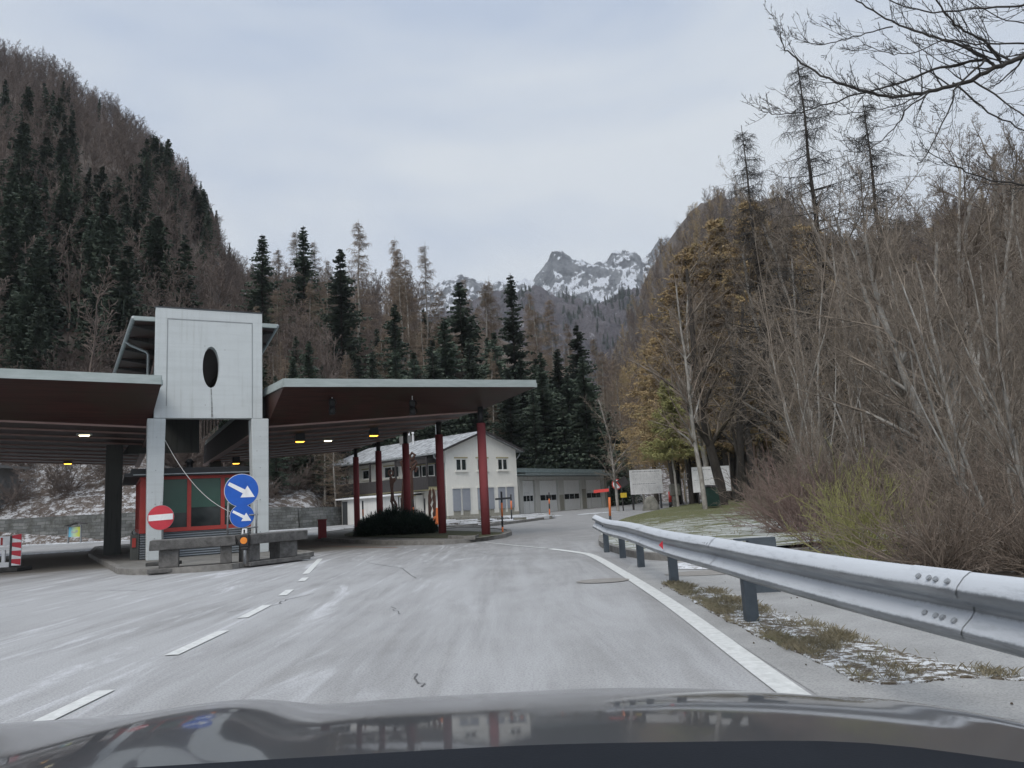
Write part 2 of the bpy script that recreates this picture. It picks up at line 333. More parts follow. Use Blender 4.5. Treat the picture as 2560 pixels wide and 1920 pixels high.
class MB:
    def __init__(s): s.v = []; s.f = []; s.uv = None
    def quad(s, a, b, c, d):
        n = len(s.v); s.v += [tuple(a), tuple(b), tuple(c), tuple(d)]; s.f.append((n, n+1, n+2, n+3)); return s
    def poly(s, pts):
        n = len(s.v); s.v += [tuple(p) for p in pts]; s.f.append(tuple(range(n, n+len(pts)))); return s
    def hexa(s, p):     # 8 corners: bottom loop 0-3, top loop 4-7
        n = len(s.v); s.v += [tuple(x) for x in p]
        for f in ((3, 2, 1, 0), (4, 5, 6, 7), (0, 1, 5, 4), (1, 2, 6, 5), (2, 3, 7, 6), (3, 0, 4, 7)): s.f.append(tuple(n+i for i in f))
        return s
    def box(s, x0, x1, y0, y1, z0, z1):
        return s.hexa([(x0, y0, z0), (x1, y0, z0), (x1, y1, z0), (x0, y1, z0), (x0, y0, z1), (x1, y0, z1), (x1, y1, z1), (x0, y1, z1)])
    def prism(s, pts, z0, z1):     # plan outline extruded in z
        n = len(s.v); k = len(pts); zt = z1 if hasattr(z1, '__len__') else [z1]*k
        s.v += [(p[0], p[1], z0) for p in pts] + [(p[0], p[1], z) for p, z in zip(pts, zt)]
        s.f.append(tuple(range(n+k-1, n-1, -1))); s.f.append(tuple(range(n+k, n+2*k)))
        for i in range(k): j = (i+1) % k; s.f.append((n+i, n+j, n+k+j, n+k+i))
        return s
    def slab(s, pts, off):       # any planar outline thickened by the vector off
        n = len(s.v); k = len(pts); off = Vector(off)
        s.v += [tuple(p) for p in pts] + [tuple(Vector(p)+off) for p in pts]
        s.f.append(tuple(range(n+k-1, n-1, -1))); s.f.append(tuple(range(n+k, n+2*k)))
        for i in range(k): j = (i+1) % k; s.f.append((n+i, n+j, n+k+j, n+k+i))
        return s
    def tube(s, pts, rad, n=8, cap=True):
        pts = [Vector(p) for p in pts]; rad = rad if hasattr(rad, '__len__') else [rad]*len(pts)
        base = len(s.v); up = None
        for i, p in enumerate(pts):
            d = (pts[min(i+1, len(pts)-1)] - pts[max(i-1, 0)]).normalized()
            if up is None: up = d.orthogonal().normalized()
            up = (up - d*up.dot(d)).normalized(); sd = d.cross(up)
            for k in range(n):
                a = 2*math.pi*k/n; s.v.append(tuple(p + (up*math.cos(a)+sd*math.sin(a))*rad[i]))
        for i in range(len(pts)-1):
            for k in range(n):
                k2 = (k+1) % n; s.f.append((base+i*n+k, base+i*n+k2, base+(i+1)*n+k2, base+(i+1)*n+k))
        if cap:
            s.f.append(tuple(base+k for k in range(n-1, -1, -1))); e = base+(len(pts)-1)*n; s.f.append(tuple(e+k for k in range(n)))
        return s
    def disc(s, c, nrm, r, th, n=32, ry=None):
        nrm = Vector(nrm).normalized(); a = Vector((0, 0, 1)); sd = a.cross(nrm).normalized(); up = nrm.cross(sd)
        pts = [Vector(c)+sd*r*math.cos(2*math.pi*k/n)+up*(ry or r)*math.sin(2*math.pi*k/n) for k in range(n)]
        return s.slab(pts, nrm*th)
    def build(s, name, m=None, parent=None, smooth=False, bevel=0):
        me = bpy.data.meshes.new(name); me.from_pydata(s.v, [], s.f); me.update()
        if m: me.materials.append(m)
        if smooth: me.polygons.foreach_set('use_smooth', [True]*len(me.polygons))
        o = bpy.data.objects.new(name, me); col.objects.link(o)
        if parent: o.parent = parent
        if bevel:
            b = o.modifiers.new('bevel', 'BEVEL'); b.width = bevel; b.segments = 2; b.limit_method = 'ANGLE'
        return o
def part(name, m, parent, *boxes, bevel=0):
    b = MB()
    for x in boxes: b.box(*x)
    return b.build(name, m, parent, bevel=bevel)
def dup(root, loc=None, rz=None, label=None, scale=None, group=None):
    r = root.copy(); col.objects.link(r)
    if loc is not None: r.location = loc
    if rz is not None: r.rotation_euler = (r.rotation_euler[0], r.rotation_euler[1], rz)
    if scale is not None: r.scale = scale
    if label: r['label'] = label
    if group: r['group'] = group
    for ch in list(root.children):
        c = ch.copy(); col.objects.link(c); c.parent = r
        for g in ch.children:
            d = g.copy(); col.objects.link(d); d.parent = c
    return r

# ------------------------------------------------------------------ terrain
def interp(x, pts):
    if x <= pts[0][0]: return pts[0][1]
    for (a, b), (c, d) in zip(pts, pts[1:]):
        if x <= c: return b+(d-b)*(x-a)/(c-a)
    return pts[-1][1]
def fbm(x, y, z=0.0, o=5): return mnoise.fractal(Vector((x, y, z)), 0.9, 2.1, o)
def skyline(px_pts, extra_lo=None, extra_hi=None):
    a = [az_tan(*p) for p in px_pts]
    if extra_lo: a = extra_lo+a
    if extra_hi: a = a+extra_hi
    return a
# heights of the wooded slopes are given as the slope of the sight line to their ridge
SK_A = skyline([(0, 175), (120, 205), (270, 310), (385, 395), (458, 475), (515, 565), (542, 620), (560, 690), (610, 738), (700, 770), (800, 775), (1000, 790), (1200, 830), (1350, 880), (1500, 990), (1650, 1120)],
               [(-80, 0.55), (-60, 0.60), (-45, 0.62)], [(20, 0.03), (24, 0.0)])
RB_A = [(-80, 120), (-60, 84), (-45, 72), (-36, 68), (-30, 63.5), (-26, 61.5), (-20, 64), (-15, 68), (-12, 80), (-8, 92), (0, 96), (8, 108), (20, 130)]
RR_A = [(-80, 330), (-26, 330), (-19, 290), (-16, 240), (-10, 210), (10, 215), (20, 230)]
def terr_A(az, r):
    rb, rr = interp(az, RB_A), interp(az, RR_A)
    t = interp(az, SK_A); zr = HC + t*rr; zb = 1.6 if az < -13 else 0.3
    s = (r-rb)/(rr-rb)
    if s <= 0: return zb + (r-rb)*0.6
    x, y = r*math.sin(R(az)), r*math.cos(R(az))
    if s <= 1:
        sh = 0.80*s + 0.20*s*s + 0.06*math.sin(math.pi*s)
        n = fbm(x*0.02, y*0.02)*7*math.sin(math.pi*min(1, s*1.02)) + fbm(x*0.09, y*0.09, 3)*1.4*min(1, s*8)*(1 if s < 0.97 else 0.5)
        return zb + (zr-zb)*sh + n
    return zr - (r-rr)*0.35 + fbm(x*0.03, y*0.03)*2
SK_D = skyline([(1500, 960), (1560, 830), (1590, 760), (1608, 690), (1650, 632), (1700, 572), (1745, 515), (1800, 492), (1870, 492), (1950, 500), (2020, 545), (2070, 600), (2150, 615), (2230, 590), (2320, 560), (2430, 525), (2560, 475)], [(5.5, 0.02)], [(45, 0.50), (70, 0.5)])
def terr_D(az, r):
    rb, rr = interp(az, [(5, 190), (12, 120), (20, 80), (30, 62), (45, 50), (70, 50)]), interp(az, [(5, 520), (20, 480), (40, 380), (70, 350)])
    t = interp(az, SK_D); zr = HC+t*rr; s = (r-rb)/(rr-rb)
    if s <= 0: return -0.3+(r-rb)*0.3
    x, y = r*math.sin(R(az)), r*math.cos(R(az))
    if s <= 1: return -0.3 + (zr+0.3)*(0.55*s+0.45*s*s) + fbm(x*0.015, y*0.015, 8)*14*math.sin(math.pi*min(1, s)) + fbm(x*0.06, y*0.06, 2)*7*min(1, s*4)
    return zr-(r-rr)*0.3
def polar(name, fn, azs, rads, m, smooth=True):
    V = []; na = len(azs)
    for a in azs:
        rr = rads(a) if callable(rads) else rads
        for r in rr: V.append((r*math.sin(R(a)), r*math.cos(R(a)), fn(a, r)))
    nr = len(V)//na
    Q = [(i*nr+j, (i+1)*nr+j, (i+1)*nr+j+1, i*nr+j+1) for i in range(na-1) for j in range(nr-1)]
    o = mesh_np(name, V, Q, m, None, smooth); o['kind'] = 'structure'; return o
def rads_A(a):
    rb, rr = interp(a, RB_A), interp(a, RR_A)
    return [rb-3+0.01] + [rb+(rr-rb)*(i/90)**1.15 for i in range(91)] + [rr+12, rr+40, rr+100]
polar('hillside', terr_A, np.arange(-80, 22, 0.3), rads_A, M['hill'])
polar('rocky_hill', terr_D, np.arange(5.5, 70, 0.35), lambda a: [interp(a, [(5, 190), (12, 120), (20, 80), (30, 62), (45, 50), (70, 50)])-4+0.01]+[interp(a, [(5, 190), (12, 120), (20, 80), (30, 62), (45, 50), (70, 50)])+(interp(a, [(5, 520), (20, 480), (40, 380), (70, 350)])-interp(a, [(5, 190), (12, 120), (20, 80), (30, 62), (45, 50), (70, 50)]))*i/80 for i in range(81)]+[620, 760], M['hill2'])
# far mountains: two wooded shoulders in front of a bare rocky crest with snow gullies
def mountain(name, sky_pts, r0, r1, mtl, rough, lo, hi, step=0.06, nrow=150, seed=0, ext=(), prof=1.5):
    sk = skyline(sky_pts); sk = [(sk[0][0]-3, sk[0][1]-0.06)]+sk+[(sk[-1][0]+3, sk[-1][1]-0.06)]
    def fn(a, r):
        s = (r-r0)/(r1-r0); zr = HC+interp(a, sk)*r1
        x, y = r*math.sin(R(a)), r*math.cos(R(a))
        k = rough/r1*0.01
        rid = mnoise.ridged_multi_fractal(Vector((x*0.006+seed, y*0.0035, seed)), 0.8, 2.2, 7, 1.0, 2.0)-1.2
        n = rid*rough*abs(math.sin(math.pi*min(max(s, 0), 1)))**0.7 + fbm(x*0.03, y*0.02, seed+5)*rough*0.22*(1 if s < 1.02 else 0)
        if s <= 1: return lo + (zr-lo)*max(s, 0)**prof + n
        return zr-(r-r1)*0.6+n*0.3
    rr = [r0+(r1-r0)*i/nrow for i in range(nrow+1)]+[r1+60, r1+200, r1+500]
    MTN[name] = fn
    return polar(name, fn, np.arange(sk[0][0], sk[-1][0], step), rr, mtl)
MTN = {}
m = mat('limestone_crag_snow', 0.95); q = NB(m); pos = q.geo()
g = q.n('ShaderNodeNewGeometry'); ns = q.n('ShaderNodeSeparateXYZ'); q.l(g.outputs['Normal'], ns.inputs[0]); ps = q.n('ShaderNodeSeparateXYZ'); q.l(g.outputs['Position'], ps.inputs[0])
rock = q.ramp(q.noise(q.geo((1, 1, 0.7)), 0.025, 9, 0.75), [(0.34, (0.045, 0.05, 0.058)), (0.5, (0.12, 0.13, 0.14)), (0.66, (0.22, 0.235, 0.25))])
pine = q.thr(q.noise(q.geo((1, 1, 1.6), loc=(40, 0, 0)), 0.012, 9, 0.75), 0.52, 0.56)
rock = q.mix(q.math('MULTIPLY', pine, 0.9), rock, (0.03, 0.036, 0.04))
sn = q.math('ADD', q.math('MULTIPLY', ns.outputs[2], 0.7), q.math('MULTIPLY', q.noise(pos, 0.016, 9, 0.75), 1.0))
snow = q.thr(q.math('SUBTRACT', sn, q.math('MULTIPLY', q.thr(ps.outputs[2], 520, 740), 0.16)), 0.90, 0.94)
c = q.mix(snow, rock, (0.58, 0.61, 0.66))
wood = q.ramp(q.noise(pos, 0.05, 8, 0.75), [(0.35, (0.035, 0.035, 0.045)), (0.5, (0.075, 0.066, 0.08)), (0.65, (0.11, 0.098, 0.115))])
wood = q.mix(q.math('MULTIPLY', q.thr(q.noise(pos, 0.018, 9, 0.8), 0.56, 0.62), 0.7), wood, (0.42, 0.43, 0.47))
hn = q.math('ADD', ps.outputs[2], q.math('MULTIPLY', q.math('SUBTRACT', q.noise(pos, 0.006, 6, 0.6), 0.5), 420))
c = q.mix(q.thr(hn, 470, 500), wood, c); q.color(c); q.bump(q.noise(pos, 0.03, 6, 0.7), 1.0, 20); M['crag'] = m
mountain('snowy_mountain', [(1040, 735), (1080, 712), (1110, 698), (1150, 692), (1185, 697), (1215, 708), (1240, 702), (1290, 702), (1335, 700), (1354, 668), (1372, 650), (1380, 632), (1402, 627), (1418, 640), (1440, 646), (1475, 655), (1500, 652), (1520, 648), (1535, 630), (1560, 621), (1585, 628), (1605, 645), (1618, 640), (1640, 610), (1670, 590)],
         900, 2300, M['crag'], 62, 60, 0, prof=1.55)
m = mat('far_bare_wood', 0.98); q = NB(m); pos = q.geo()
c = q.ramp(q.noise(pos, 0.03, 9, 0.75), [(0.36, (0.022, 0.025, 0.03)), (0.47, (0.06, 0.053, 0.062)), (0.64, (0.10, 0.09, 0.097))])
c = q.mix(q.math('MULTIPLY', q.thr(q.noise(q.geo((1, 1, 0.6)), 0.022, 9, 0.82), 0.585, 0.62), 0.6), c, (0.40, 0.40, 0.43)); q.color(c); q.bump(q.noise(pos, 0.05, 7, 0.7), 1.0, 9); M['farwood'] = m
mountain('wooded_mountain', [(1060, 800), (1150, 760), (1240, 735), (1330, 722), (1400, 742), (1480, 765), (1560, 735), (1620, 725), (1700, 700), (1800, 690)], 520, 1250, M['farwood'], 60, 20, 0, seed=7, prof=1.2)

ground = MB(); ground.poly([(-4000, -4000, -0.35), (4000, -4000, -0.35), (4000, 4000, -0.35), (-4000, 4000, -0.35)]).build('ground', M['litter'])['kind'] = 'structure'
def sheet(name, pts, z, m, th=None):
    b = MB()
    b.poly([(p[0], p[1], z) for p in pts]) if th is None else b.prism(pts, z-th, z)
    o = b.build(name, m); o['kind'] = 'structure'
    if th is None and len(pts) > 4:
        import bmesh
        bm = bmesh.new(); bm.from_mesh(o.data); bmesh.ops.triangulate(bm, faces=bm.faces[:]); bm.to_mesh(o.data); bm.free()
    return o
sheet('road', [(-90, -30), (3.0, -30), (3.0, 100), (-3, 105), (-90, 105)], 0.0, M['road'])
sheet('road', [(3.0, -30), (7.0, -30), (7.0, 12.6), (9, 40), (30, 110), (3.0, 100)], 0.0, M['road'])
sheet('lay_by', [(1.66, -8), (6.9, -8), (6.9, 13.7), (2.36, 13.7), (2.2, 13.9), (2.0, 14.0), (1.66, 12.5)], 0.004, M['layby'])
def smooth_closed(pts, n=8):
    out = []
    k = len(pts)
    for i in range(k):
        p0, p1, p2, p3 = [Vector((*pts[(i+j) % k][:2], 0)) for j in (-1, 0, 1, 2)]
        for t in range(n):
            t /= n
            out.append(tuple(0.5*((2*p1)+(p2-p0)*t+(2*p0-5*p1+4*p2-p3)*t*t+(3*p1-p0-3*p2+p3)*t**3))[:2])
    return out
def smooth_open(pts, n=8):
    out = []; k = len(pts); g = lambda i: Vector(pts[max(0, min(k-1, i))])
    for i in range(k-1):
        p0, p1, p2, p3 = g(i-1), g(i), g(i+1), g(i+2)
        for t in range(n):
            t /= n; out.append(0.5*((2*p1)+(p2-p0)*t+(2*p0-5*p1+4*p2-p3)*t*t+(3*p1-p0-3*p2+p3)*t**3))
    out.append(g(k-1)); return out
# lawn: gently domed ground with its own edge
lawn_edge = [(v.x, v.y) for v in smooth_open([(3.1, 13.75, 0), (2.35, 14.6, 0), (2.12, 16.4, 0), (2.05, 19, 0), (2.5, 23.8, 0), (3.6, 30.5, 0), (5.2, 37.8, 0), (7.2, 45, 0), (9.6, 52.8, 0), (13, 63, 0), (17, 72, 0), (24, 78, 0)], 6)]
lv, lq = [], []
NX = 40
for i, (x, y) in enumerate(lawn_edge):
    for j in range(NX+1):
        s = j/NX; xx = x+(75-x)*s**1.6; d = xx-x
        yy = y + (0 if i else 0) - (s**1.6)*0.15*(y-13.75)
        lv.append((xx, yy, 0.10+0.22*(1-math.exp(-d/3.5)) + 0.10*fbm(xx*0.25, yy*0.25)*min(1, d/2) - (0.0 if d < 7 else 0.02*(d-7)*0.3)))
for i in range(len(lawn_edge)-1):
    for j in range(NX): a = i*(NX+1)+j; lq.append((a, a+1, a+NX+2, a+NX+1))
o = mesh_np('lawn', lv, lq, M['lawn'], None, True); o['kind'] = 'structure'
sheet('forest_floor', [(5.0, -20), (90, -20), (90, 14.6), (8.5, 14.6), (6.4, 13.4), (5.3, 12.6), (5.5, 11.2), (5.1, 9.0), (5.3, 6.5), (4.9, 3)], 0.02, M['litter'])
sheet('forest_floor', [(10.5, 15), (90, 15), (95, 70), (26, 62), (15, 40)], 0.36, M['litter'])
# kerb along the rounded tip of the lawn
kb = MB(); kp = [(v.x, v.y) for v in smooth_open([(5.6, 13.45, 0), (4.2, 13.5, 0), (3.05, 13.6, 0), (2.3, 14.45, 0), (2.0, 16.4, 0), (1.93, 19, 0), (2.2, 21.6, 0)], 7)]
for a, b in zip(kp, kp[1:]):
    d = (Vector(b)-Vector(a)).normalized(); n = Vector((d.y, -d.x))*0.14 if True else 0
    a0, b0 = Vector(a), Vector(b)
    kb.hexa([(a0.x, a0.y, -0.02), (b0.x, b0.y, -0.02), (b0.x+n.x, b0.y+n.y, -0.02), (a0.x+n.x, a0.y+n.y, -0.02), (a0.x, a0.y, 0.13), (b0.x, b0.y, 0.13), (b0.x+n.x, b0.y+n.y, 0.13), (a0.x+n.x, a0.y+n.y, 0.13)])
kb.build('kerb', M['kerb'])['kind'] = 'structure'

# ------------------------------------------------------------------ road markings
def ribbon(name, pts, wd, z, m, n=6, kind='structure', wob=0.0):
    P = smooth_open([(p[0], p[1], 0) for p in pts], n) if len(pts) > 2 else [Vector((p[0], p[1], 0)) for p in pts]
    b = MB()
    L, Rr = [], []
    for i, p in enumerate(P):
        d = (P[min(i+1, len(P)-1)]-P[max(i-1, 0)]).normalized(); nn = Vector((-d.y, d.x, 0))
        ww = wd/2*(1+wob*(random.random()-0.5)*2)
        L.append(p+nn*ww); Rr.append(p-nn*ww)
    for i in range(len(P)-1):
        b.quad((Rr[i].x, Rr[i].y, z), (Rr[i+1].x, Rr[i+1].y, z), (L[i+1].x, L[i+1].y, z), (L[i].x, L[i].y, z))
    o = b.build(name, m); o['kind'] = kind; return o
random.seed(5)
ribbon('edge_line', [(1.55, 2.4), (1.54, 4.65), (1.60, 8.5), (1.56, 12.4), (1.46, 16.0), (1.22, 17.3), (0.72, 18.9)], 0.17, 0.008, M['road_paint'])
ribbon('thin_line', [(0.62, 19.2), (-0.1, 21.0), (-0.9, 23.2), (-1.5, 24.4)], 0.07, 0.008, M['road_paint'])
for a, b, c, d in ((-3.02, 3.0, -3.05, 5.75), (-3.17, 7.05, -3.2, 8.35), (-3.34, 9.3, -3.42, 10.45), (-3.56, 11.55, -3.68, 12.35), (-3.9, 13.75, -4.02, 14.45), (-4.12, 15.0, -5.2, 20.2)):
    if d-b > 2.5 and b > 10:
        a, b, c, d = -4.25, 15.3, -5.15, 19.9
    else: b = d-1.05 if b < 6 else b
    ribbon('lane_dash', [(a, b), (c, d)], 0.13, 0.008, M['road_paint'])
ribbon('orange_line', [(-8.9, 28.6), (-6.8, 26.9), (-4.9, 24.6), (-3.7, 23.3)], 0.12, 0.008, plain('worn_orange_line', (0.24, 0.13, 0.09), 0.8), 6)
for pts, wd in (([(-8.5, 14.2), (-7.4, 14.0), (-6.5, 13.5)], 0.05), ([(-3.75, 9.9), (-3.3, 10.5), (-3.35, 11.0), (-3.1, 11.6)], 0.05), ([(-3.5, 17.6), (-2.4, 15.5), (-1.8, 13.2)], 0.045), ([(-1.62, 9.6), (-1.5, 9.2), (-1.40, 8.9)], 0.03),
                ([(-0.80, 5.75), (-0.76, 5.55), (-0.72, 5.35)], 0.04), ([(-1.3, 19.5), (-0.8, 18.3), (-0.3, 17.4)], 0.05), ([(-9, 11.2), (-8.1, 11.6), (-7.9, 12.4)], 0.05)):
    ribbon('tar_seam', [(a_+random.uniform(-.03,.03), b_+random.uniform(-.05,.05)) for a_, b_ in (p.lerp(q_, f_)[:2] for p, q_ in zip([Vector(u) for u in pts], [Vector(u) for u in pts[1:]]) for f_ in (0, .25, .5, .75))]+[pts[-1]], wd*0.30, 0.006, M['bitumen'], 8, wob=0.5)
M['rustpatch'] = mottled('rusty_manhole_surround', (0.21, 0.20, 0.185), (0.27, 0.255, 0.24), 5, 0.9, 0, 0.3)
for x, y, rx, ry in ((2.7, 11.5, 0.6, 0.35), (3.75, 10.4, 0.7, 0.3), (1.15, 11.2, 0.38, 0.28), (3.5, 8.6, 0.45, 0.25)):
    sheet('patched_cover', [(x+rx*math.cos(a*math.pi/12)*(1+0.06*math.sin(a*3)), y+ry*math.sin(a*math.pi/12)) for a in range(24)], 0.010, M['rustpatch'])
# lying snow along edges
random.seed(9)
def snow_patch(cx, cy, rx, ry, rot=0.0, z=0.012, n=40, th=0.03):
    pts = []
    s = random.random()*50
    for k in range(n):
        a = 2*math.pi*k/n; rr = 1+0.35*fbm(math.cos(a)*1.5+s, math.sin(a)*1.5, s, 4)
        x, y = rx*rr*math.cos(a), ry*rr*math.sin(a); pts.append((cx+x*math.cos(rot)-y*math.sin(rot), cy+x*math.sin(rot)+y*math.cos(rot)))
    b = MB(); c = (cx, cy, z+th); inner = [(cx+(p[0]-cx)*0.7, cy+(p[1]-cy)*0.7, z+th*0.9) for p in pts]
    for k in range(n):
        j = (k+1) % n; b.quad((*pts[k], z), (*pts[j], z), inner[j], inner[k]); b.poly([inner[k], inner[j], c])
    o = b.build('snow_patch', M['snow'], smooth=True); o['kind'] = 'structure'
for a in ((3.0, 12.1, 0.7, 0.2, -0.5), (2.9, 12.9, 0.5, 0.2, 0.3), (4.6, 10.6, 0.9, 0.16, -0.1), (5.6, 56, 2.6, 0.6, 0.9), (2.0, 54.5, 0.9, 1.6, -0.4), (1.7, 66, 0.8, 0.5, 0), 
          (-24, 51, 8, 0.35, 0.1), (-33, 52.2, 7, 0.35, -0.05), (-17.5, 55, 3.5, 0.4, 0.55), (-22, 34.5, 8, 0.5, 0.15)):
    snow_patch(*a)

# ------------------------------------------------------------------ verge with grass under the guard rail
vb = [(1.86, 10.4), (1.86, 9.5), (1.85, 8.0), (1.88, 6.9), (1.92, 5.9), (1.98, 5.15), (2.04, 4.8), (2.3, 4.76), (2.62, 4.8), (2.92, 4.72), (2.75, 5.1), (2.62, 5.6), (2.56, 6.3), (2.50, 7.0), (2.42, 8.0), (2.38, 9.0), (2.2, 9.9), (2.0, 10.5)]
sheet('verge', [(x+0.05*fbm(x*9, y*5, 2, 4), y+0.05*fbm(x*9, y*5, 9, 4)) for x, y in smooth_closed(vb, 12)], 0.014, M['verge'], 0.015)
def in_poly(x, y, P):
    c = False
    for i in range(len(P)):
        x1, y1 = P[i]; x2, y2 = P[i-1]
        if (y1 > y) != (y2 > y) and x < (x2-x1)*(y-y1)/(y2-y1)+x1: c = not c
    return c
def blades(name, n, bounds, test, h0, h1, wd, z, m, label, cat='grass', seed=1, lean=0.5, dens=None):
    rnd = np.random.RandomState(seed); V, Q = [], []
    while len(Q) < n:
        x = rnd.uniform(bounds[0], bounds[1]); y = rnd.uniform(bounds[2], bounds[3])
        if not test(x, y): continue
        if dens and rnd.rand() > dens(x, y): continue
        a = rnd.uniform(0, 6.283); h = rnd.uniform(h0, h1); lx, ly = rnd.normal(0, lean, 2)*h
        zz = z(x, y) if callable(z) else z
        dx, dy = math.cos(a)*wd, math.sin(a)*wd; k = len(V)
        V += [(x-dx, y-dy, zz), (x+dx, y+dy, zz), (x+dx*0.6+lx*0.5, y+dy*0.6+ly*0.5, zz+h*0.6), (x+lx, y+ly, zz+h*0.9)]
        Q.append((k, k+1, k+2, k+3))
    o = mesh_np(name, V, Q, m); tag(o, label, cat, kind='stuff'); return o
M['dry_grass'] = mottled('dry_grass_blades', (0.12, 0.105, 0.06), (0.25, 0.22, 0.15), 3, 0.9, 0, 0, c3=(0.15, 0.15, 0.08))
def vdens(x, y):
    f = fbm(x*2.2, y*1.6, 4.0, 4); edge = 1.0 if x < 2.02+0.05*(y < 7) else 0.0
    return max(0.02, min(1, 0.05+1.5*f+0.75*edge))
blades('grass', 11000, (1.7, 2.95, 4.6, 11.0), lambda x, y: in_poly(x+0.05*fbm(x*9, y*5, 5, 3), y, vb), 0.015, 0.07, 0.0017, 0.012, M['dry_grass'], 'dry yellow-green grass tufts growing in the snowy verge below the guard rail', seed=3, dens=vdens)
blades('grass', 9000, (2.2, 26, 14, 40), lambda x, y: in_poly(x, y, [(3.1, 13.8), (2.4, 14.8), (2.2, 19), (3.6, 30), (5.4, 38), (24, 38), (24, 13.8)]), 0.03, 0.10, 0.006, lambda x, y: 0.09+0.22*(1-math.exp(-max(0.0, x-interp(y, [(p[1], p[0]) for p in lawn_edge]))/3.5)), M['dry_grass'],
       'thin dry grass scattered over the snow-dusted lawn behind the guard rail', seed=4, dens=lambda x, y: max(0.02, min(1, 0.25+fbm(x*0.6, y*0.6, 1, 4)+max(0, (x-9)*0.12))))
# small dark debris on the lay-by
rnd = random.Random(4)
db = MB()
for k in range(90):
    x, y = rnd.uniform(1.7, 5.5), rnd.uniform(4.2, 11); s = rnd.uniform(0.003, 0.010)
    a = rnd.uniform(0, 3.1); dx, dy = math.cos(a)*s, math.sin(a)*s
    db.hexa([(x-dx, y-dy, 0.008), (x+dy, y-dx, 0.008), (x+dx, y+dy, 0.008), (x-dy*0.6, y+dx*0.6, 0.008), (x-dx*.6, y-dy*.6, 0.008+s), (x+dy*.6, y-dx*.6, 0.008+s*.8), (x+dx*.5, y+dy*.5, 0.008+s), (x-dy*.3, y+dx*.3, 0.008+s*.7)])
tag(db.build('debris', M['litter']), 'dark leaf and soil crumbs scattered on the lay-by asphalt', 'debris', kind='stuff')

